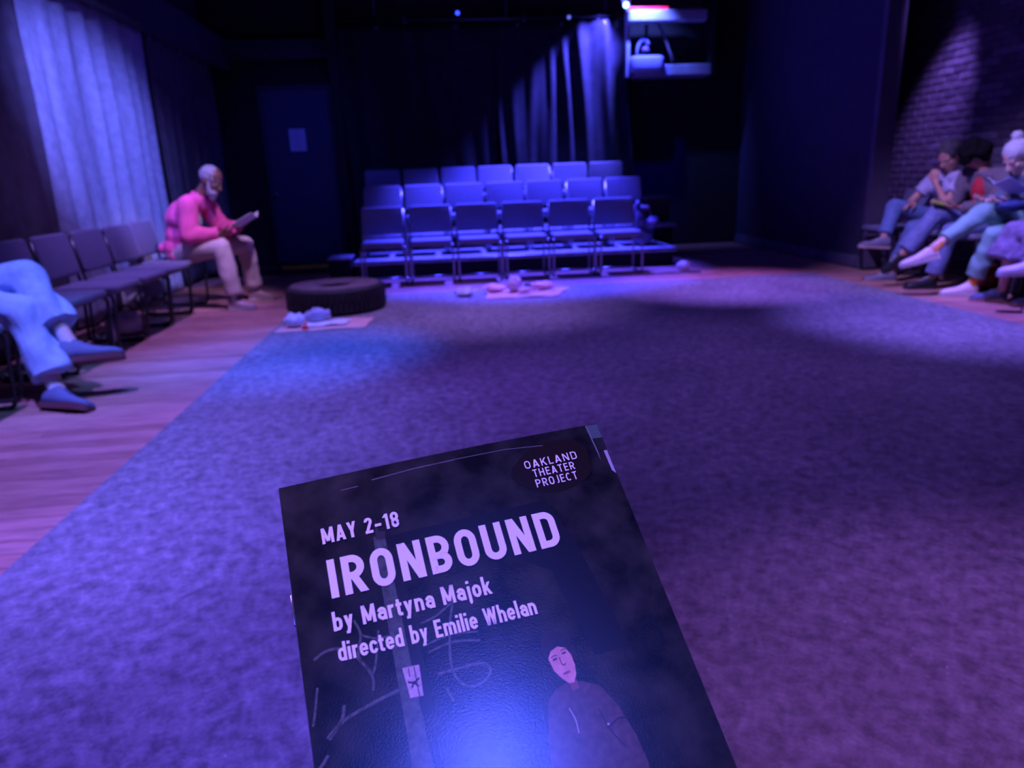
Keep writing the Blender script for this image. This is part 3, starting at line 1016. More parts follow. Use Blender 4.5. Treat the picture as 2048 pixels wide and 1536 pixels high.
def loft_shoe(parent, heel, toe, up, m, solem, lace=None, L=None, k=1.0, high=.085, low=False):
    heel, toe, up = Vector(heel), Vector(toe), Vector(up)
    F = (toe - heel)
    Ln = F.length if L is None else L
    F.normalize()
    up = (up - F * up.dot(F)).normalized()
    S = F.cross(up)
    prof = [(0.00, .020, .086), (.04, .031, .112), (.14, .036, high * 1.38), (.28, .038, high * 1.34), (.38, .040, .100), (.52, .044, .080), (.68, .049, .066), (.82, .048, .060), (.92, .041, .052), (.975, .030, .044), (1.0, .018, .034)]
    def make(wd, z0, hf, grow):
        vs, fs = [], []
        n = 12
        for t, w_, h in prof:
            hh = hf(h)
            for q in range(n):
                a = 2 * PI * q / n
                cx = math.cos(a)
                sz = math.sin(a)
                x = (w_ * k + grow) * math.copysign(abs(cx) ** .7, cx)
                if sz >= 0:
                    z = z0 + (hh - z0) * (.35 + .65 * sz ** .8) if hf is not flat else hh
                else:
                    z = z0
                zz = z
                vs.append(heel + F * (t * Ln + (grow if t > .5 else -grow)) + S * x + up * (zz * k))
        for i in range(len(prof) - 1):
            for q in range(n):
                fs.append((i * n + q, i * n + (q + 1) % n, (i + 1) * n + (q + 1) % n, (i + 1) * n + q))
        fs.append(tuple(reversed(range(n))))
        fs.append(tuple(range((len(prof) - 1) * n, len(prof) * n)))
        return MB().add(vs, fs)
    flat = lambda h: .026
    sh = make(1, .022, lambda h: h, 0.0).build('shoe', m, parent, True)
    so = make(1, .0, flat, .004).build('sole', solem, sh, False)
    if lace:
        for i in range(5):
            t = .30 + .065 * i
            hh = np.interp(t, [p[0] for p in prof], [p[2] for p in prof])
            c = heel + F * (t * Ln) + up * ((hh - .001) * k)
            MB().tube([c - S * .02 * k - up * .005, c + up * .003, c + S * .02 * k - up * .005], .003, 6).build('lace', lace, sh, True)
    return sh

def person(name, label, J, skin, build=None, **o):
    """J: joints in world coordinates, hips/knees/... as (near, far)"""
    root = thing(name, label, 'person', (J['pelvis'][0], J['pelvis'][1], 0))
    off = Vector((J['pelvis'][0], J['pelvis'][1], 0))
    def g(key):
        v = J[key]
        if isinstance(v[0], (tuple, list)):
            return [Vector(a) - off for a in v]
        return Vector(v) - off
    pel, che, nek, hd = g('pelvis'), g('chest'), g('neck'), g('head')
    hips, knees, ank, heels, toes = g('hips'), g('knees'), g('ankles'), g('heels'), g('toes')
    shs, elb, wri = g('shoulders'), g('elbows'), g('wrists')
    F = Vector(J['face']).normalized()
    side = (shs[1] - shs[0]).normalized()
    sp = (che - pel).normalized()
    front = side.cross(sp).normalized()
    if front.dot(F + Vector(J['fwd'])) < 0:
        front = -front
    k = o.get('size', 1.0)
    hs = Vector(J.get('tilt', (0, 0, 1)))
    HS = F.cross(Vector((0, 0, 1)))
    if HS.length < .05:
        HS = side.copy()
    HS.normalize()
    HU = HS.cross(F).normalized()
    if HU.z < 0:
        HU = -HU
    # continuous body
    b = MB()
    head_parts(b, hd, F, HU, HS, k * o.get('headk', 1.0))
    b.cap(nek, .052 * k, hd - HU * .05 * k - F * .02, .050 * k)
    mid = (pel + che) / 2
    b.ell(pel, side * .145 * k, front * .10 * k, sp * .11 * k)
    b.ell(mid, side * .13 * k, front * .095 * k, sp * .15 * k)
    b.ell(che, side * .145 * k, front * .10 * k, sp * .16 * k)
    b.cap(shs[0], .05 * k, shs[1], .05 * k)
    b.cap(che, .08 * k, nek, .055 * k)
    for i in (0, 1):
        b.cap(shs[i], .047 * k, elb[i], .036 * k)
        b.cap(elb[i], .036 * k, wri[i], .024 * k)
        hd_ = Vector(J['handdir'][i])
        hand_parts(b, wri[i], hd_, Vector(J['palm'][i]), J['thumb'][i], J.get('curl', (.6, .6))[i], k * .98)
        b.cap(hips[i], .075 * k, knees[i], .052 * k)
        b.cap(knees[i], .050 * k, ank[i], .032 * k)
        b.cap(ank[i], .033 * k, heels[i] * .55 + toes[i] * .45 + (ank[i] - heels[i]) * .25, .026 * k)
    b.fuse('body', skin, root, .0065, 3)
    # eyes, brows
    kk = k * o.get('headk', 1.0)
    for s in (-1, 1):
        c = hd + F * .0755 * kk + U_(HU, .003 * kk) + HS * (s * .031 * kk)
        e = MB().ell(c, HS * .0115 * kk, F * .007 * kk, HU * .0055 * kk).build('eye', EYE, root, True)
        MB().ell(c + F * .0055 * kk, HS * .005 * kk, F * .0035 * kk, HU * .005 * kk).build('iris', IRIS, e, True)
    MB().ell(hd + F * .0935 * kk - HU * .061 * kk, HS * .020 * kk, F * .004 * kk, HU * .006 * kk).build('mouth', o.get('lip', mat('muted_lip', (.33, .12, .11), .5)), root, True)
    # hair
    if 'hair' in o:
        hb = MB()
        st = o.get('hairstyle', 'short')
        if st == 'bald':
            hb.ell(hd - F * .018 * kk + HU * .034 * kk, HS * .0775 * kk, F * .0945 * kk, HU * .0835 * kk, 20, 14)
        elif st == 'short':
            hb.ell(hd - F * .022 * kk + HU * .045 * kk, HS * .084 * kk, F * .10 * kk, HU * .086 * kk, 20, 14)
            hb.ell(hd - F * .06 * kk - HU * .0 * kk, HS * .07 * kk, F * .05 * kk, HU * .07 * kk)
        elif st == 'bushy':
            for (f_, u_, s_, r_) in [(-.03, .07, 0, .105), (.03, .085, .02, .075), (-.07, .0, .03, .09), (-.06, .0, -.04, .09), (-.02, .02, .075, .06), (-.02, .0, -.085, .065), (.03, .05, -.06, .055), (-.01, -.06, -.085, .045), (-.01, -.05, .085, .04), (.07, .07, -.03, .045), (.085, .02, .05, .05), (.08, -.03, .06, .04), (.09, .03, -.03, .045), (.07, -.06, .07, .032)]:
                hb.ell(hd + (F * f_ + HU * u_ + HS * s_) * .92, HS * r_ * .9, F * r_ * .86, HU * r_ * .86, 12, 8)
        elif st == 'bun':
            hb.ell(hd - F * .022 * kk + HU * .045 * kk, HS * .082 * kk, F * .10 * kk, HU * .084 * kk, 20, 14)
            hb.ell(hd - F * .065 * kk + HU * .0 * kk, HS * .065 * kk, F * .045 * kk, HU * .07 * kk)
            hb.ell(hd - F * .07 * kk + HU * .135 * kk, HS * .038 * kk, F * .038 * kk, HU * .036 * kk)
        hb.fuse('hair', o['hair'], root, .0075, 2, .0055 if st != 'bushy' else .006, 85, 3)
    if o.get('beard'):
        bb = MB()
        bb.ell(hd + F * .045 * kk - HU * .082 * kk, HS * .058 * kk, F * .052 * kk, HU * .045 * kk)
        bb.ell(hd + F * .065 * kk - HU * .115 * kk, HS * .036 * kk, F * .030 * kk, HU * .030 * kk)
        for s in (-1, 1):
            bb.cap(hd + F * .01 * kk - HU * .01 * kk + HS * s * .064 * kk, .010 * kk, hd + F * .04 * kk - HU * .075 * kk + HS * s * .046 * kk, .019 * kk, 10)
        bb.fuse('beard', o['beard'], root, .006, 2, .003, 90, 2)
    # upper garment
    tm = o['top']
    tb = MB()
    g_ = o.get('bulk', .018)
    tb.ell(pel + sp * .02, side * (.155 * k + g_), front * (.115 * k + g_), sp * .12 * k)
    tb.ell(mid, side * (.135 * k + g_), front * (.105 * k + g_), sp * .17 * k)
    tb.ell(che, side * (.150 * k + g_), front * (.108 * k + g_), sp * .165 * k)
    tb.cap(shs[0], .055 * k + g_ * .6, shs[1], .055 * k + g_ * .6)
    tb.cap(che, .09 * k, nek - sp * .01, .062 * k + g_ * .4, flat1=True)
    sl = o.get('sleeve', 1.0)
    for i in (0, 1):
        if sl >= 1:
            tb.cap(shs[i], .052 * k + g_, elb[i], .043 * k + g_)
            e = elb[i].lerp(wri[i], o.get('cuff', .93))
            tb.cap(elb[i], .043 * k + g_, e, .031 * k + g_ * .8, flat1=True)
        else:
            tb.cap(shs[i], .054 * k + g_, shs[i].lerp(elb[i], sl), .050 * k + g_, flat1=True)
    if 'collar' in o:
        tb.cap(nek - sp * .02, .068 * k, nek + sp * .05, .062 * k, flat1=True)
    if o.get('hemroll'):
        for s in (-1, 1):
            tb.cap(pel - front * .07 + side * s * .10, .05, pel + front * .02 + side * s * .15 - sp * .05, .045)
        tb.cap(pel - front * .12 - side * .1, .05, pel - front * .12 + side * .1, .05)
    tb.fuse(o.get('topname', 'shirt'), tm, root, .008, 4, o.get('fold', .005), o.get('foldk', 32), 5)
    if 'inner' in o:
        ib = MB()
        iw = o.get('innerw', .062)
        ib.ell(mid + front * .038, side * iw * k, front * (.105 * k + g_), sp * .20 * k)
        ib.ell(che + front * .034 - sp * .02, side * iw * .95 * k, front * (.108 * k + g_ * .8), sp * .16 * k)
        ib.fuse('inner_shirt', o['inner'], root, .008, 3, .004, 40, 6)
    # lower garment
    lm = o['bottom']
    lb = MB()
    wl = o.get('leg', .014)
    lb.ell(pel - sp * .02, side * (.150 * k + wl), front * (.11 * k + wl), sp * .115 * k)
    if o.get('skirt'):
        kn = (knees[0] + knees[1]) / 2
        hem = kn + Vector(J['fwd']) * .06 - V(0, 0, o['skirt'])
        for i in (0, 1):
            lb.cap(hips[i], .10, knees[i], .085)
            lb.cap(knees[i], .085, knees[i] + Vector(J['fwd']) * .07 - V(0, 0, o['skirt']), .13, flat1=True, side=side)
        lb.cap(knees[0], .08, knees[1], .08)
    else:
        for i in (0, 1):
            hm = o.get('hem', (.93, .93))[i]
            e = knees[i].lerp(ank[i], hm)
            lb.cap(hips[i], .085 * k + wl, knees[i], .062 * k + wl)
            lb.cap(knees[i], .060 * k + wl, e, (.040 + o.get('flare', .012)) * k + wl * .8, flat1=True)
            if o.get('roll'):
                lb.cap(knees[i].lerp(ank[i], hm - .10), .046 * k + wl + .014, e, .050 * k + wl + .012, flat0=True, flat1=True)
    lb.fuse('skirt' if o.get('skirt') else 'trousers', lm, root, .008, 4, o.get('lfold', .006), o.get('lfoldk', 26), 9)
    # shoes and socks
    for i in (0, 1):
        sm = o['shoes'][i] if isinstance(o['shoes'], (list, tuple)) else o['shoes']
        up = (ank[i] - heels[i] * .7 - toes[i] * .3)
        loft_shoe(root, heels[i], toes[i], up, sm, o.get('sole', PAPER), o.get('lace'), k=o.get('shoek', 1.0), high=o.get('high', .085))
        if o.get('sock'):
            e = knees[i].lerp(ank[i], o.get('socktop', .72))
            sd = (heels[i] * .8 + toes[i] * .2)
            MB().cap(e, .038 * k, ank[i] * .75 + sd * .25, .037 * k, flat0=True).fuse('sock', o['sock'], root, .006, 2, .002, 60, 2)
    return root

def U_(v, s):
    return v * s

WHSOLE = mat('off_white_sole', (.62, .6, .62), .6)
DKSOLE = mat('dark_rubber_sole', (.04, .035, .04), .6)

# man in pink jacket, far left
man = person('person', 'man with grey beard in a bright pink jacket reading a booklet, seated left', dict(
    pelvis=(-2.47, 7.04, .56), chest=(-2.40, 7.05, .85), neck=(-2.24, 7.05, 1.03), head=(-2.10, 7.04, 1.175),
    face=(.80, -.16, -.50), fwd=(1, 0, 0),
    hips=((-2.45, 6.95, .53), (-2.45, 7.14, .53)), knees=((-2.03, 6.83, .585), (-1.95, 7.34, .56)),
    ankles=((-1.97, 6.82, .10), (-1.94, 7.40, .10)), heels=((-2.04, 6.83, 0), (-2.00, 7.40, 0)), toes=((-1.79, 6.80, 0), (-1.76, 7.42, 0)),
    shoulders=((-2.29, 6.87, .97), (-2.25, 7.23, .97)), elbows=((-2.29, 6.80, .70), (-2.14, 7.30, .72)),
    wrists=((-2.03, 6.86, .70), (-1.93, 7.10, .74)), handdir=((1, .25, .25), (1, -.35, .25)), palm=((0, .3, 1), (0, -.3, 1)), thumb=(1, -1), curl=(.7, .7)),
    SKIN_D, hair=mat('grey_stubble_hair', (.30, .28, .31), .8, bump=.5, bscale=120, stretch=(1, 1, .3)), hairstyle='bald', beard=mat('grey_beard', (.34, .32, .36), .8, bump=.5, bscale=140),
    top=mat('pink_fleece', (.80, .10, .30), .85, var=.1, bump=.2, bscale=120), topname='jacket', collar=1, bulk=.042, fold=.011, foldk=26, hemroll=True,
    inner=mat('pale_olive_shirt', (.34, .34, .30), .8, var=.1),
    bottom=mat('beige_chinos', (.58, .46, .42), .8, var=.08), leg=.022, flare=.024, lfold=.008, hem=(.90, .90),
    shoes=mat('dull_pink_brown_leather', (.50, .34, .36), .5), sole=WHSOLE, lace=PAPER, sock=mat('pale_blue_sock', (.45, .48, .65), .8), headk=1.1)

# left foreground person in pale jeans
JEANP = mat('pale_blue_denim', (.34, .47, .70), .85, var=.15, scale=22, bump=.25, bscale=200)
lp = person('person', 'cross-legged sitter in pale jeans and blue-grey sneakers at the left edge', dict(
    pelvis=(-2.64, 4.18, .57), chest=(-2.66, 4.18, .88), neck=(-2.65, 4.18, 1.12), head=(-2.62, 4.18, 1.27),
    face=(.8, .1, -.45), fwd=(1, 0, 0),
    hips=((-2.64, 4.10, .55), (-2.64, 4.28, .57)), knees=((-2.30, 4.02, .49), (-2.32, 4.20, .655)),
    ankles=((-2.12, 3.90, .11), (-2.07, 4.04, .30)), heels=((-2.20, 3.85, .0), (-2.12, 3.97, .205)), toes=((-1.90, 3.73, 0), (-1.83, 4.09, .20)),
    shoulders=((-2.65, 3.99, 1.04), (-2.65, 4.37, 1.04)), elbows=((-2.68, 3.93, .78), (-2.68, 4.43, .78)),
    wrists=((-2.50, 4.02, .68), (-2.57, 4.32, .745)), handdir=((.05, .9, .15), (-.05, -.9, .1)), palm=((0, 0, -1), (0, 0, -1)), thumb=(-1, 1), curl=(.5, .5)),
    SKIN_L, hair=mat('brown_hair', (.08, .05, .04), .7), hairstyle='short', top=mat('navy_jumper', (.04, .05, .10), .85),
    bottom=JEANP, leg=.032, flare=.040, hem=(.84, .70), lfold=.024, lfoldk=19,
    shoes=mat('slate_blue_suede', (.13, .15, .26), .7, bump=.2), sole=mat('maroon_rubber_sole', (.16, .05, .06), .6), lace=mat('navy_lace', (.08, .09, .18), .8),
    sock=mat('white_sock', (.62, .56, .62), .85, bump=.2), socktop=.55, shoek=1.16, high=.088)

# right-hand row
DEN = mat('blue_denim', (.12, .17, .36), .85, var=.2, scale=22, bump=.25, bscale=200)
DEN2 = mat('mid_blue_denim', (.18, .21, .42), .85, var=.2, scale=22, bump=.25, bscale=200)
p1 = person('person', 'grey-haired sitter in a lilac-grey t-shirt resting chin on hand', dict(
    pelvis=(4.84, 6.58, .55), chest=(4.81, 6.56, .83), neck=(4.79, 6.54, 1.00), head=(4.72, 6.50, 1.14),
    face=(-.72, -.28, -.50), fwd=(-1, 0, 0),
    hips=((4.82, 6.49, .53), (4.82, 6.68, .54)), knees=((4.40, 6.42, .50), (4.37, 6.70, .69)),
    ankles=((4.25, 6.45, .10), (4.17, 6.52, .40)), heels=((4.29, 6.44, 0), (4.23, 6.50, .31)), toes=((4.02, 6.52, 0), (3.96, 6.56, .33)),
    shoulders=((4.79, 6.36, .94), (4.77, 6.72, .94)), elbows=((4.60, 6.30, .72), (4.58, 6.78, .72)),
    wrists=((4.59, 6.46, .91), (4.54, 6.66, .71)), handdir=((-.1, .1, .9), (-1, -.3, 0)), palm=((.5, .5, .2), (0, 0, -1)), thumb=(1, 1), curl=(1.1, .6)),
    SKIN_M, hair=mat('dark_greying_hair', (.045, .035, .045), .8, var=.4, bump=.5, bscale=120, stretch=(1, 1, .3)), hairstyle='short',
    top=mat('lilac_grey_jersey', (.42, .38, .52), .85, var=.06), sleeve=.62, bulk=.020, bottom=DEN, leg=.016, hem=(.90, .86),
    shoes=mat('grey_mesh_shoe', (.20, .18, .26), .7, var=.2), sole=mat('beige_foam_sole', (.55, .38, .34), .6), lace=PAPER, headk=1.14)

p2 = person('person', 'black-haired sitter with red top under grey-brown cardigan looking down', dict(
    pelvis=(4.86, 6.06, .55), chest=(4.83, 6.08, .85), neck=(4.77, 6.09, 1.02), head=(4.68, 6.11, 1.145),
    face=(-.62, .10, -.72), fwd=(-1, 0, 0),
    hips=((4.84, 5.98, .53), (4.84, 6.16, .54)), knees=((4.42, 5.94, .50), (4.40, 6.12, .655)),
    ankles=((4.33, 5.98, .10), (4.14, 6.15, .31)), heels=((4.37, 5.97, 0), (4.20, 6.16, .235)), toes=((4.11, 6.03, 0), (4.02, 6.24, .125)),
    shoulders=((4.80, 5.88, .96), (4.76, 6.27, .96)), elbows=((4.72, 5.83, .70), (4.68, 6.33, .70)),
    wrists=((4.50, 5.98, .70), (4.46, 6.18, .70)), handdir=((-.8, .45, .1), (-.8, -.5, .1)), palm=((0, .3, 1), (0, -.3, 1)), thumb=(-1, 1), curl=(.8, .8)),
    SKIN_M, hair=mat('black_hair', (.006, .005, .006), .9, spec=.1), hairstyle='bushy',
    top=mat('grey_brown_knit', (.17, .13, .16), .9, var=.2, scale=40, bump=.4, bscale=90), topname='cardigan', bulk=.026, fold=.008, inner=mat('red_jersey', (.50, .015, .03), .8), innerw=.095,
    bottom=DEN2, leg=.018, flare=.02, hem=(.92, .92), shoes=mat('black_shoe_leather', (.02, .02, .025), .35), sole=DKSOLE, lace=PAPER)

p3 = person('person', 'white-haired sitter with a bun and green trousers holding papers', dict(
    pelvis=(4.88, 5.52, .56), chest=(4.84, 5.56, .85), neck=(4.74, 5.59, 1.00), head=(4.665, 5.61, 1.105),
    face=(-.75, -.06, -.60), fwd=(-1, 0, 0),
    hips=((4.84, 5.45, .54), (4.84, 5.62, .56)), knees=((4.44, 5.46, .50), (4.40, 5.56, .685)),
    ankles=((4.40, 5.57, .12), (4.04, 5.60, .42)), heels=((4.44, 5.55, 0.0), (4.09, 5.58, .325)), toes=((4.17, 5.63, 0), (3.84, 5.72, .24)),
    shoulders=((4.81, 5.38, .94), (4.79, 5.75, .94)), elbows=((4.74, 5.32, .74), (4.70, 5.78, .73)),
    wrists=((4.50, 5.42, .76), (4.46, 5.60, .77)), handdir=((-.9, .2, .05), (-.9, -.2, .05)), palm=((0, .2, 1), (0, -.2, 1)), thumb=(-1, 1), curl=(.6, .6)),
    SKIN_L, hair=mat('white_hair', (.62, .60, .66), .7, var=.1, bump=.5, bscale=120, stretch=(1, 1, .3)), hairstyle='bun',
    top=mat('slate_blue_shirt', (.16, .20, .30), .85, var=.2), bulk=.02,
    bottom=mat('sage_green_trousers', (.22, .42, .40), .8, var=.15, bump=.1), leg=.016, flare=.016, hem=(.88, .80), lfold=.011,
    shoes=mat('pink_white_mesh_shoe', (.80, .62, .66), .6), sole=WHSOLE, lace=PAPER, sock=mat('orange_sock', (.80, .28, .06), .8), socktop=.86, headk=1.12)

p4 = person('person', 'sitter in a mottled mauve skirt with navy flat shoes at right edge', dict(
    pelvis=(4.92, 5.02, .56), chest=(4.94, 5.02, .88), neck=(4.90, 5.02, 1.08), head=(4.84, 5.02, 1.24),
    face=(-.8, 0, -.4), fwd=(-1, 0, 0),
    hips=((4.88, 4.93, .54), (4.88, 5.12, .54)), knees=((4.42, 4.98, .53), (4.38, 5.18, .55)),
    ankles=((4.56, 5.02, .10), (4.42, 5.26, .10)), heels=((4.60, 5.0, 0), (4.46, 5.25, .0)), toes=((4.35, 5.05, 0), (4.21, 5.33, 0)),
    shoulders=((4.91, 4.84, 1.02), (4.91, 5.20, 1.02)), elbows=((4.86, 4.79, .78), (4.86, 5.25, .78)),
    wrists=((4.64, 4.92, .74), (4.62, 5.08, .74)), handdir=((-.8, .3, 0), (-.8, -.3, 0)), palm=((0, 0, -1), (0, 0, -1)), thumb=(1, -1), curl=(.5, .5)),
    SKIN_L, hair=mat('brown_hair', (.08, .05, .04), .7), hairstyle='short', top=mat('blue_linen_shirt', (.22, .28, .60), .8), bulk=.02,
    bottom=mat('mottled_mauve_skirt', (.19, .145, .25), .85, var=.45, scale=18), skirt=.20, lfold=.010,
    shoes=mat('navy_flat_shoe', (.10, .12, .24), .6), sole=mat('pink_sole', (.45, .25, .3), .6), high=.06)

p5 = person('person', 'sitter with white sneakers, mostly beyond the right edge', dict(
    pelvis=(4.92, 4.48, .56), chest=(4.95, 4.48, .88), neck=(4.92, 4.48, 1.08), head=(4.86, 4.48, 1.24),
    face=(-.8, 0, -.4), fwd=(-1, 0, 0),
    hips=((4.88, 4.39, .54), (4.88, 4.58, .55)), knees=((4.48, 4.48, .50), (4.46, 4.60, .67)),
    ankles=((4.46, 4.70, .10), (4.28, 4.76, .38)), heels=((4.50, 4.66, 0), (4.32, 4.74, .285)), toes=((4.22, 4.80, 0), (4.03, 4.86, .27)),
    shoulders=((4.91, 4.30, 1.02), (4.91, 4.66, 1.02)), elbows=((4.86, 4.25, .78), (4.86, 4.71, .78)),
    wrists=((4.64, 4.38, .74), (4.62, 4.54, .76)), handdir=((-.8, .3, 0), (-.8, -.3, 0)), palm=((0, 0, -1), (0, 0, -1)), thumb=(1, -1), curl=(.5, .5)),
    SKIN_L, hair=mat('brown_hair', (.08, .05, .04), .7), hairstyle='short', top=mat('black_jumper', (.02, .02, .025), .85),
    bottom=mat('dark_trousers', (.03, .03, .035), .85), hem=(.55, .55), shoes=mat('white_canvas_shoe', (.80, .74, .80), .55), sole=PAPER, lace=PAPER,
    sock=mat('white_sock', (.62, .56, .62), .85), socktop=.9, shoek=1.2)

protoR = copy_tree(protoL)
protoR['group'] = 'grey padded chairs along the right brick wall'
for c in protoR.children:
    pass
rl = [(7.10, 'empty padded chair at the far end of the right row'), (6.57, 'chair under the sitter in the lilac-grey t-shirt'),
      (6.04, 'chair under the black-haired sitter'), (5.51, 'chair under the white-haired sitter with a bun'),
      (4.98, 'chair under the sitter in the mauve skirt'), (4.45, 'chair under the sitter with white sneakers')]
for i, (y, lab) in enumerate(rl):
    c = protoR if i == 0 else copy_tree(protoR)
    c['label'] = lab
    put(c, 4.77 if i else 4.64, y, 0, PI / 2 + random.uniform(-.04, .04))

# things held by the sitters
def booklet(name, label, c, F, S, wd=.14, hg=.2, fold=.35, m=PAPER):
    """open booklet: two leaves meeting at a spine"""
    t = thing(name, label, 'booklet', c)
    F, S = Vector(F).normalized(), Vector(S)
    S = (S - F * S.dot(F)).normalized()
    N = S.cross(F).normalized()
    if N.z < 0:
        N = -N
    for s in (-1, 1):
        d = (S * s * math.cos(fold) + N * math.sin(fold)).normalized()
        n2 = F.cross(d).normalized() * .0015
        vs = []
        for q in (-1, 1):
            vs += [F * -hg / 2 + n2 * q, F * hg / 2 + n2 * q, F * hg / 2 + d * wd + n2 * q, F * -hg / 2 + d * wd + n2 * q]
        MB().add(vs, [(0, 1, 2, 3), (7, 6, 5, 4), (0, 4, 5, 1), (1, 5, 6, 2), (2, 6, 7, 3), (3, 7, 4, 0)]).build('page', m, t)
    MB().tube([-F * hg / 2, F * hg / 2], .0025, 6).build('spine', m, t)
    return t
booklet('open_booklet', 'open white booklet held by the man in the pink jacket', (-1.80, 6.98, .79), (.82, 0, .42), (0, 1, 0))
booklet('open_booklet', 'open pale blue booklet held by the white-haired sitter', (4.44, 5.43, .86), (-.75, 0, .45), (0, 1, 0), fold=.45, m=mat('pale_blue_paper', (.45, .52, .75), .6))
ph = MB().box((-.035, -.07, -.004), (.035, .07, .004), bev=.003).build('phone', mat('lime_phone_case', (.45, .50, .10), .5))
ph.location = (4.37, 6.05, .745)
ph.rotation_euler = (.3, -.3, 1.2)
tag(ph, 'lime green phone held in the lap of the black-haired sitter', 'phone')
lb_ = thing('blue_bag', 'soft blue bag on the lap of the white-haired sitter', 'bag', (4.50, 5.40, .70))
MB().ell((0, 0, .04), (.11, 0, 0), (0, .09, 0), (0, 0, .05)).ell((-.03, .04, .05), (.07, 0, 0), (0, .06, 0), (0, 0, .04)).fuse('bag_body', mat('royal_blue_cloth', (.03, .05, .20), .7), lb_, .008, 3, .006, 40, 3)
MB().tube(arc3([(-.07, 0, .08), (-.05, 0, .12), (.05, 0, .12), (.07, 0, .08)], 4, .03), .006, 6).build('strap', BLKP, lb_, True)
kb = thing('black_bag', 'black shoulder bag resting on the mauve skirt', 'bag', (4.52, 5.06, .62))
MB().ell((0, 0, .06), (.13, 0, 0), (0, .17, 0), (0, 0, .075)).fuse('bag_body', mat('black_leather', (.008, .008, .01), .6), kb, .01, 3, .004, 30, 3)
MB().tube(arc3([(0, -.1, .11), (0, -.08, .16), (0, .08, .16), (0, .1, .11)], 4, .03), .007, 6).build('strap', BLKP, kb, True)

# ------------------------------------------------------------------ the programme booklet in the foreground
W_ = Vector((0.97951964, 0.19063949, 0.06479085)).normalized()
D_ = Vector((0.18711317, -0.74214054, -0.64359621)).normalized()
N_ = W_.cross(-D_).normalized()
T0 = Vector((-0.07314694, 0.27390866, 0.98194265))
prog = thing('programme_booklet', 'dark glossy theatre programme with lilac title lettering held up in front', 'booklet')
Mx = Matrix.Identity(4)
for i in range(3):
    Mx[i][0], Mx[i][1], Mx[i][2], Mx[i][3] = W_[i], -D_[i], N_[i], T0[i]
prog.matrix_world = Mx
PW, PH = 140.0, 216.0
def bow(u, v):
    return 2.0 * math.sin(PI * min(max(u / PW, 0), 1)) * math.exp(-(v / 45.0) ** 2)
def P3(u, v, lift):
    return (u / 1000, -v / 1000, (bow(u, v) + lift) / 1000)
def slab(z0, z1, inset=0.0, nx=28, ny=72):
    vs, fs = [], []
    for z in (z1, z0):
        for j in range(ny + 1):
            for i in range(nx + 1):
                u = inset + (PW - 2 * inset) * i / nx if inset == 0 else (PW - inset) * i / nx
                v = inset + (PH - 2 * inset) * j / ny
                vs.append(P3(u, v, z))
    N = (nx + 1) * (ny + 1)
    for j in range(ny):
        for i in range(nx):
            a = j * (nx + 1) + i
            fs.append((a, a + nx + 1, a + nx + 2, a + 1))
            fs.append((N + a, N + a + 1, N + a + nx + 2, N + a + nx + 1))
    ed = [i for i in range(nx + 1)] + [(j + 1) * (nx + 1) + nx for j in range(ny)] + [ny * (nx + 1) + nx - 1 - i for i in range(nx)] + [(ny - 1 - j) * (nx + 1) for j in range(ny - 1)]
    for i in range(len(ed)):
        a, c = ed[i], ed[(i + 1) % len(ed)]
        fs.append((a, c, N + c, N + a))
    return MB().add(vs, fs)
slab(-.20, 0).build('front_cover', cover_mat(), prog)
slab(-1.0, -.22, .6).build('pages', mat('page_block', (.55, .53, .52), .7), prog)
slab(-1.25, -1.02).build('back_cover', mat('dark_cover_back', (.02, .02, .022), .35), prog)
stp = MB().tube([P3(.1, 44.5, -.6), P3(-.45, 45.2, -.3), P3(-.5, 50.5, -.2), P3(-.45, 56.2, -.3), P3(.1, 57, -.6)], .00028, 6)
stp.build('staple', mat('bright_staple', (.8, .8, .82), .25, metal=1.0), prog, True)

import bmesh
def flat(polys, name, m, lift=.06):
    """flat print: polygons given in mm on the cover, cut finely so they follow its bow"""
    b = MB()
    for p in polys:
        b.add([(u, -v, 0) for u, v in p], [tuple(range(len(p)))])
    me = b.mesh(name)
    bm = bmesh.new()
    bm.from_mesh(me)
    bmesh.ops.triangulate(bm, faces=bm.faces[:])
    vs_ = [-q.co.y for q in bm.verts]
    us_ = [q.co.x for q in bm.verts]
    for kk in range(int(min(vs_) // 3) + 1, int(min(max(vs_), 110) // 3) + 1):
        bmesh.ops.bisect_plane(bm, geom=bm.verts[:] + bm.edges[:] + bm.faces[:], plane_co=(0, -kk * 3.0, 0), plane_no=(0, 1, 0))
    for kk in range(int(min(us_) // 5) + 1, int(max(us_) // 5) + 1):
        bmesh.ops.bisect_plane(bm, geom=bm.verts[:] + bm.edges[:] + bm.faces[:], plane_co=(kk * 5.0, 0, 0), plane_no=(1, 0, 0))
    for q in bm.verts:
        q.co = Vector(P3(q.co.x, -q.co.y, lift * 2.6))
    for f in bm.faces:
        f.normal_update()
        if f.normal.z < 0:
            f.normal_flip()
    bm.to_mesh(me)
    bm.free()
    return link(name, me, m, prog)

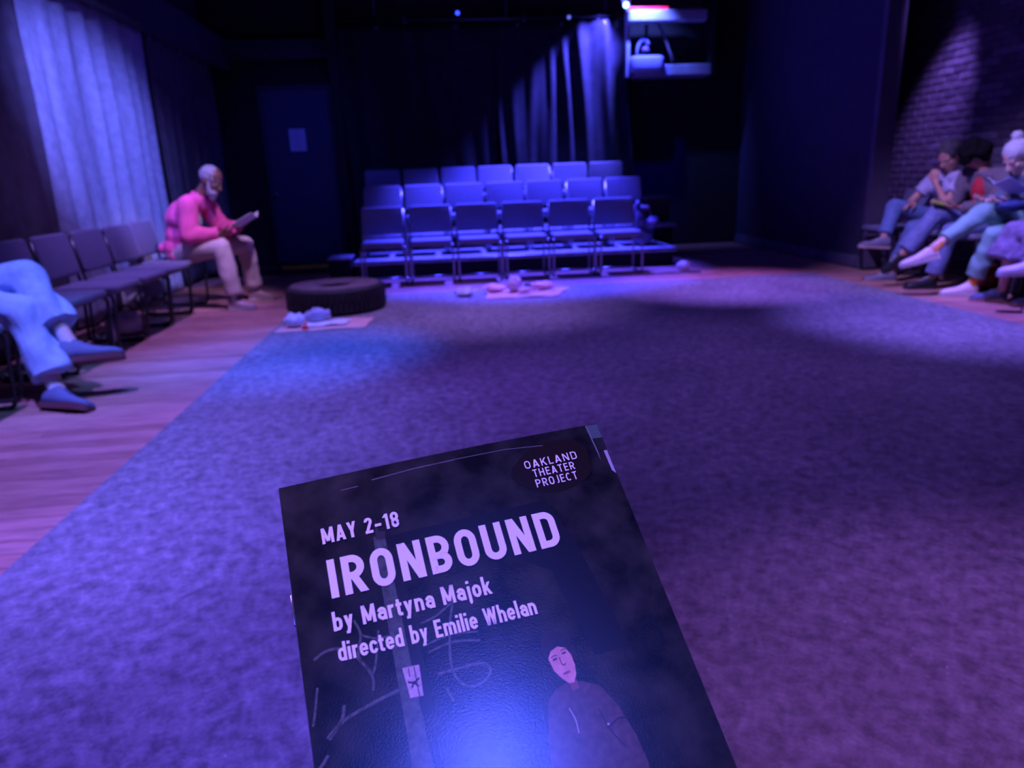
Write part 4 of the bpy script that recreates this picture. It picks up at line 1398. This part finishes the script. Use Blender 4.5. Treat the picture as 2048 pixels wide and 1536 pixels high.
def ribbon(pts, s, sx=None):
    """stroke of constant width as quads"""
    out = []
    pts = [Vector((p[0], p[1])) for p in pts]
    pts = [p for i, p in enumerate(pts) if i == 0 or (p - pts[i - 1]).length > 1e-4]
    closed = (pts[0] - pts[-1]).length < 1e-6
    if closed:
        pts = pts[:-1]
    n = len(pts)
    L, R = [], []
    for i in range(n):
        a = pts[i - 1] if (i > 0 or closed) else None
        c = pts[(i + 1) % n] if (i < n - 1 or closed) else None
        d0 = (pts[i] - a).normalized() if a is not None else None
        d1 = (c - pts[i]).normalized() if c is not None else None
        if d0 is None:
            d0 = d1
        if d1 is None:
            d1 = d0
        n0, n1 = Vector((-d0.y, d0.x)), Vector((-d1.y, d1.x))
        m_ = (n0 + n1)
        m_ = n0 if m_.length < 1e-5 else m_.normalized()
        k_ = 1 / max(.5, m_.dot(n0))
        L.append(pts[i] + m_ * s / 2 * k_)
        R.append(pts[i] - m_ * s / 2 * k_)
    for i in range(n if closed else n - 1):
        j = (i + 1) % n
        out.append([L[i], L[j], R[j], R[i]])
    return out

def arcp(cx, cy, rx, ry, a0, a1, n=10):
    return [(cx + rx * math.cos(math.radians(a0 + (a1 - a0) * i / n)), cy + ry * math.sin(math.radians(a0 + (a1 - a0) * i / n))) for i in range(n + 1)]

def glyph(ch, s):
    """(width, strokes, polygons); y up, cap height 1"""
    h = s / 2
    B, Tt = h, 1 - h
    X = .70           # x-height
    xt = X - h
    def hq(x0, y0, x1, y1, w=None):
        w = (s * 1.08) if w is None else w
        return [Vector((x0 - w / 2, y0)), Vector((x0 + w / 2, y0)), Vector((x1 + w / 2, y1)), Vector((x1 - w / 2, y1))]
    def O(w, top=Tt, bot=B, ry=None):
        rx = (w - s) / 2
        ry = ry or min(rx * 1.15, (top - bot) / 2)
        c = w / 2
        return arcp(c, top - ry, rx, ry, 0, 180) + arcp(c, bot + ry, rx, ry, 180, 360) + [(w - h, top - ry)]
    st, pl = [], []
    if ch == ' ':
        return .26, [], []
    if ch == 'I':
        return s, [[(h, 0), (h, 1)]], []
    if ch == 'O':
        w = .58
        return w, [O(w)], []
    if ch == 'R' or ch == 'P' or ch == 'B':
        w = .56
        m = .46
        r = (Tt - m) / 2
        st = [[(h, 0), (h, 1)], [(h, Tt), (w - h - r, Tt)] + arcp(w - h - r, m + r, r, r, 90, -90) + [(h, m)]]
        if ch == 'R':
            pl = [hq(w - h * .9, 0, w - h - r * .95, m + h * .2)]
        if ch == 'B':
            r2 = (m - B) / 2
            st.append([(h, m), (w - h - r2, m)] + arcp(w - h - r2, B + r2, r2, r2, 90, -90) + [(h, B)])
        return w, st, pl
    if ch == 'D':
        w = .58
        r = .2
        st = [[(h, 0), (h, 1)], [(h, Tt), (w - h - r, Tt)] + arcp(w - h - r, Tt - r, r, r, 90, 0, 6) + arcp(w - h - r, B + r, r, r, 0, -90, 6) + [(h, B)]]
        return w, st, []
    if ch == 'N':
        w = .60
        return w, [[(h, 0), (h, 1)], [(w - h, 0), (w - h, 1)]], [hq(h * 1.1, 1, w - h * 1.1, 0)]
    if ch == 'U':
        w = .58
        rx = (w - s) / 2
        return w, [[(h, 1), (h, B + rx)] + arcp(w / 2, B + rx, rx, rx, 180, 360) + [(w - h, 1)]], []
    if ch == 'M':
        w = .74
        return w, [[(h, 0), (h, 1)], [(w - h, 0), (w - h, 1)]], [hq(h * 1.1, 1, w / 2, .12), hq(w - h * 1.1, 1, w / 2, .12)]
    if ch == 'W':
        w = .86
        return w, [], [hq(h, 1, w * .27, 0), hq(w * .27, 0, w / 2, .98), hq(w / 2, .98, w * .73, 0), hq(w * .73, 0, w - h, 1)]
    if ch == 'A':
        w = .60
        return w, [[(w * .22, .26), (w * .78, .26)]], [hq(h, 0, w / 2, 1), hq(w - h, 0, w / 2, 1)]
    if ch == 'Y':
        w = .56
        return w, [[(w / 2, 0), (w / 2, .46)]], [hq(w / 2, .40, h, 1), hq(w / 2, .40, w - h, 1)]
    if ch == 'K':
        w = .56
        return w, [[(h, 0), (h, 1)]], [hq(h + .02, .36, w - h, 1), hq(w - h, 0, w * .42, .55)]
    if ch == 'L':
        w = .42
        return w, [[(h, 0), (h, 1)], [(h, B), (w, B)]], []
    if ch == 'T':
        w = .50
        return w, [[(w / 2, 0), (w / 2, 1)], [(0, Tt), (w, Tt)]], []
    if ch == 'H':
        w = .58
        return w, [[(h, 0), (h, 1)], [(w - h, 0), (w - h, 1)], [(h, .5), (w - h, .5)]], []
    if ch == 'E':
        w = .46
        return w, [[(h, 0), (h, 1)], [(h, Tt), (w, Tt)], [(h, .52), (w * .93, .52)], [(h, B), (w, B)]], []
    if ch == 'J':
        w = .36
        r = .13
        return w, [[(w - h, 1), (w - h, B + r)] + arcp(w - h - r, B + r, r, r, 0, -110, 7)], []
    if ch == 'C':
        w = .60
        return w, [arcp(w / 2, .5, (w - s) / 2, .5 - h, 48, 312, 20)], []
    if ch == '1':
        w = .34
        return w, [[(w - h, 0), (w - h, 1)]], [hq(h * .6, .76, w - h, 1, s)]
    if ch == '2':
        w = .50
        r = (w - s) / 2
        return w, [[(h, Tt - r * 1.1)] + arcp(w / 2, Tt - r, r, r, 175, -20, 10) + [(h + .02, B)], [(0, B), (w, B)]], []
    if ch == '8':
        w = .52
        return w, [O(w, Tt, .50, .20), O(w, .52, B, .22)], []
    if ch == '-':
        w = .42
        return w, [[(0, .40), (w, .40)]], []
    w = .50
    rx = (w - s) / 2
    ry = rx * 1.1
    if ch in 'bd':
        x = h if ch == 'b' else w - h
        return w, [[(x, 0), (x, 1.03)], O(w, xt, B, ry)], []
    if ch == 'o':
        return w, [O(w, xt, B, ry)], []
    if ch == 'c':
        return w * .93, [arcp(w / 2, xt - ry, rx, ry, 10, 180, 8) + arcp(w / 2, B + ry, rx, ry, 180, 350, 8)], []
    if ch == 'e':
        return w, [[(h, .36), (w - h, .36), (w - h, xt - ry)] + arcp(w / 2, xt - ry, rx, ry, 0, 180, 8) + arcp(w / 2, B + ry, rx, ry, 180, 340, 8)], []
    if ch == 'a':
        return w * .96, [[(h * 1.1, xt - ry * .8)] + arcp(w / 2, xt - ry, rx, ry, 150, 0, 8) + [(w - h, 0)], [(w - h, .40), (w * .5, .40)] + arcp(w * .45, .225 + h * .4, rx * .85, .175 - h * .4, 90, 270, 8) + [(w * .5, B), (w - h, B + .06)]], []
    if ch in 'nhr':
        top = 1.03 if ch == 'h' else X
        if ch == 'r':
            return .34, [[(h, 0), (h, X)], arcp(h + .20, xt - .16, .20, .16, 175, 75, 6)], []
        return w, [[(h, 0), (h, top)], arcp(w / 2, xt - ry, rx, ry, 180, 0, 8) + [(w - h, 0)]], []
    if ch == 'm':
        w = .78
        q = (w - s) / 4
        return w, [[(h, 0), (h, X)], arcp(h + q, xt - q, q, q, 180, 0, 8) + [(w / 2, 0)], arcp(w / 2 + q, xt - q, q, q, 180, 0, 8) + [(w - h, 0)]], []
    if ch == 'i':
        return s, [[(h, 0), (h, X)], [(h, .84), (h, 1.0)]], []
    if ch == 'l':
        return s, [[(h, 0), (h, 1.03)]], []
    if ch == 'j':
        return s * 1.25, [[(s * .75, X), (s * .75, -.12)] + arcp(s * .75 - .08, -.12, .08, .10, 0, -80, 5), [(s * .75, .84), (s * .75, 1.0)]], []
    if ch == 'k':
        return w * .96, [[(h, 0), (h, 1.03)]], [hq(h + .02, .24, w - h * 1.2, X), hq(w - h, 0, w * .44, .40)]
    if ch == 't':
        w = .34
        return w, [[(w * .42, .90), (w * .42, B + .09)] + arcp(w * .42 + .09, B + .09, .09, .09, 180, 270, 5) + [(w, B)], [(0, xt), (w, xt)]], []
    if ch == 'y':
        return w * .98, [], [hq(w / 2, .02, h, X), hq(w * .30, -.26, w - h * 1.2, X), [Vector((.04, -.26)), Vector((w * .40, -.26)), Vector((w * .40, -.26 + s * .85)), Vector((.04, -.26 + s * .85))]]
    return .4, [], []

def text(txt, u0, u1, base0, base1, cap, stroke, gap, name, m, lift=.10):
    s = stroke / cap
    items, x = [], 0
    for ch in txt:
        wd, st, pl = glyph(ch, s)
        items.append((x, st, pl))
        x += wd + gap
    tot = x - gap
    kx = (u1 - u0) / (tot * cap)
    polys = []
    for x0, st, pl in items:
        ps = []
        for q in st:
            # keep the stroke width even after the horizontal fit
            ps += ribbon([((px + x0) * kx, py) for px, py in q], s)
        for q in pl:
            ps.append([Vector(((p.x + x0) * kx, p.y)) for p in q])
        for q in ps:
            pp_ = []
            for p in q:
                u = u0 + p.x * cap
                t = (u - u0) / (u1 - u0)
                pp_.append((u, base0 + (base1 - base0) * t - p.y * cap))
            polys.append(pp_)
    return flat(polys, name, m, lift)

INK = mat('white_print', (.80, .76, .80), .45)
text('MAY 2-18', 13.8, 44.2, 28.3, 28.2, 6.6, 1.15, .15, 'date_lettering', INK)
text('IRONBOUND', 14.0, 106.0, 50.2, 51.2, 15.2, 2.85, .15, 'title_lettering', INK)
text('by Martyna Majok', 13.0, 73.0, 62.4, 63.4, 7.0, 1.18, .12, 'author_lettering', INK)
text('directed by Emilie Whelan', 13.2, 87.8, 73.3, 75.2, 6.6, 1.06, .12, 'director_lettering', INK)
text('OAKLAND', 101.0, 125.2, 15.6, 15.4, 3.7, .50, .20, 'company_lettering', INK)
text('THEATER', 103.6, 122.6, 20.1, 20.0, 3.6, .50, .20, 'company_lettering', INK)
text('PROJECT', 103.4, 122.2, 24.9, 24.8, 3.7, .50, .20, 'company_lettering', INK)

# printed picture under the lettering
def blob_poly(cx, cy, rx, ry, n=28, wob=.0, seed=0, rot=0):
    rg = random.Random(seed)
    ph = [rg.uniform(0, 6.3) for _ in range(3)]
    out = []
    for i in range(n):
        a = 2 * PI * i / n
        k = 1 + wob * (math.sin(2 * a + ph[0]) + .6 * math.sin(3 * a + ph[1]) + .4 * math.sin(5 * a + ph[2]))
        x, y = rx * k * math.cos(a), ry * k * math.sin(a)
        out.append((cx + x * math.cos(rot) - y * math.sin(rot), cy + x * math.sin(rot) + y * math.cos(rot)))
    return out
def stroke_poly(pts, s):
    return [[(p.x, p.y) for p in q] for q in ribbon(pts, s)]
def pr(name, col, rough=.24, var=.0, scale=200, bump=.25):
    return mat(name, col, rough, var=var, scale=scale, bump=bump * .0)
flat([[(33.0, 30), (37.6, 30.6), (38.2, 216), (29, 216)]], 'printed_pole', pr('pole_print', (.060, .075, .07), var=.4, scale=400), .03)
flat([[(37.7, 33), (41.5, 40), (42.5, 98), (38.0, 98)]], 'printed_pole_shadow', pr('pole_shadow_print', (.012, .011, .014)), .03)
flat([[(34.2, 28.5), (35.2, 22.5), (35.6, 28.2), (38.2, 28.8), (37.4, 32.0), (34.0, 31.0)]], 'printed_pole_top', pr('pole_top_print', (.035, .032, .035)), .035)
flat([[(34.2, 81.2), (40.3, 81.6), (39.6, 92.2), (35.0, 91.8)]], 'printed_sticker', pr('sticker_print', (.42, .33, .36), var=.25, scale=500), .045)
flat(stroke_poly([(35.2, 86.4), (37.3, 87.2), (39.4, 86.0)], .7) + stroke_poly([(36.2, 88.6), (37.3, 87.0), (38.6, 88.8)], .6) + stroke_poly([(38.4, 81.8), (38.2, 92)], .35) + stroke_poly([(36.4, 81.6), (36.2, 84.8)], .3), 'printed_sticker_mark', pr('sticker_mark_print', (.03, .02, .03)), .06)
CHK = pr('chalk_print', (.075, .085, .088), var=.45, scale=600)
chalk = [([(4.5, 70.5), (9, 68.5), (14, 69), (19, 73), (23.5, 80)], 1.0),
         ([(20.5, 60), (22, 66), (20, 73), (23.5, 81), (23, 86)], .9), ([(28.5, 66), (25.5, 77), (23.5, 81)], .8),
         ([(44, 67.5), (50, 66.2), (57.5, 62.5)], .9), ([(57.5, 62.5), (54, 72), (51.5, 86), (55, 93), (61, 93.5), (65, 90), (62.5, 87), (56, 86.6), (46, 86.5)], .9),
         ([(44.5, 75.5), (54, 74.2), (64, 75.8)], .75), ([(44.5, 78.3), (54, 77), (64, 79)], .75),
         ([(32, 88), (22, 90), (12, 92.8), (5.5, 97)], 1.1), ([(12.5, 88), (11, 92.5), (6, 97.5)], 1.1), ([(4.5, 80), (2.6, 88), (1.4, 92)], .8),
         ([(.8, 106), (3, 104.2), (5, 102)], 1.0), ([(5.5, 110), (3.8, 114), (3.4, 120)], .9), ([(48, 92), (49.5, 97)], .8),
         ([(22, 66), (27, 68.5), (32, 69)], .8)]
def smooth_path(pts, n=6):
    out = []
    P = [Vector((a, b, 0)) for a, b in pts]
    for i in range(len(P) - 1):
        p0, p1, p2, p3 = P[max(i - 1, 0)], P[i], P[i + 1], P[min(i + 2, len(P) - 1)]
        for k in range(n):
            t = k / n
            q = .5 * ((2 * p1) + (p2 - p0) * t + (2 * p0 - 5 * p1 + 4 * p2 - p3) * t * t + (3 * p1 - p0 - 3 * p2 + p3) * t ** 3)
            out.append((q.x, q.y))
    out.append((P[-1].x, P[-1].y))
    return out
flat(sum([stroke_poly(smooth_path(p), s) for p, s in chalk], []), 'printed_chalk_marks', CHK, .025)
ring = blob_poly(127.6, 94, 4.2, 5.4, 24, .04, 3)
flat(stroke_poly(ring + [ring[0]], 1.3), 'printed_ring', pr('ring_print', (.006, .006, .008)), .03)
flat(stroke_poly([(37, 5.6), (55, 4.6), (72, 4.3), (95, 4.4), (112, 6)], .35) + stroke_poly([(37, 5.6), (55, 4.6), (72, 4.4)], .55) + stroke_poly([(24, 7.2), (31, 7.0)], .4), 'printed_white_line', pr('faint_line_print', (.12, .11, .13)), .03)
flat([[(134.3, .3), (139.9, .3), (139.9, 7.5), (135.4, 7.2)]], 'printed_corner', pr('teal_corner_print', (.06, .10, .10)), .03)
flat([[(134.2, .3), (134.9, .3), (135.6, 14.5), (135.2, 18.5)]], 'printed_corner_line', pr('pale_corner_line_print', (.12, .15, .16)), .04)
flat([[(138.2, 14), (139.8, 14), (139.8, 25.8), (138.4, 24)]], 'printed_edge_patch', pr('pale_edge_print', (.32, .32, .38)), .04)
flat([blob_poly(113.5, 16.5, 19, 11.5, 30, .07, 5)], 'printed_dark_patch', pr('warm_dark_patch_print', (.012, .008, .006)), .02)
flat([[(38, 31), (105, 31), (112, 52), (118, 95), (104, 95), (98, 60), (60, 36), (38, 36)]], 'printed_shadow_shape', pr('deep_shadow_print', (.008, .008, .012)), .015)
# woman in a knitted hat
flat([[(85.5, 103), (90, 101.5), (96, 102.5), (102, 105.5), (106, 113), (109, 124), (110, 134), (108, 142), (112, 160), (112, 216), (66, 216), (70, 170), (74, 140), (78, 118), (82, 106)]], 'printed_coat', pr('coat_print', (.070, .042, .050), var=.35, scale=300), .03)
flat([[(85.2, 93), (84.8, 88), (85.8, 84.5), (89.2, 82.6), (93.5, 83.4), (96.4, 86.5), (97.4, 91), (96.5, 96), (94, 91), (90, 88.8), (87, 90)]], 'printed_hat', pr('hat_print', (.018, .012, .014), var=.3, scale=400), .05)
flat([[(86.6, 92.0), (88.2, 89.6), (91.2, 88.6), (94.0, 89.8), (95.3, 92.5), (95.6, 96.4), (95.0, 99.6), (93.4, 102.2), (91.4, 102.0), (89.2, 99.6), (87.3, 96.4)]], 'printed_face', pr('face_print', (.52, .26, .27), var=.18, scale=260), .055)
flat([[(91.5, 101.8), (94.4, 101.6), (94.6, 104.5), (91.8, 105)]], 'printed_neck', pr('neck_print', (.16, .07, .08)), .05)
fe = [blob_poly(88.9, 92.7, 1.0, .42, 12, 0, 0, -.1), blob_poly(92.9, 91.4, .95, .4, 12, 0, 0, -.15)]
fe += stroke_poly([(87.6, 91.9), (88.9, 91.4), (90.1, 91.6)], .32) + stroke_poly([(91.9, 90.5), (93.0, 90.0), (94.2, 90.4)], .32)
fe += stroke_poly([(90.7, 92.4), (90.9, 95.0), (91.6, 95.6), (92.4, 95.0)], .36)
flat(fe, 'printed_eyes_and_nose', pr('feature_print', (.10, .035, .05)), .07)
flat([blob_poly(91.7, 98.3, 1.5, .42, 14, 0, 0, -.12)], 'printed_mouth', pr('mouth_print', (.26, .06, .09)), .07)
flat(stroke_poly(smooth_path([(88.6, 110), (89.6, 114), (89.4, 118.5)]), .35) + [blob_poly(100.6, 118.6, .45, .45, 10)], 'printed_zip', pr('zip_print', (.35, .33, .38)), .05)
flat(stroke_poly(smooth_path([(101, 119.5), (105, 117.8), (109.2, 119)]), .5) + stroke_poly(smooth_path([(99, 113), (100.5, 120), (104, 127)]), .4), 'printed_coat_folds', pr('coat_fold_print', (.02, .012, .016)), .045)
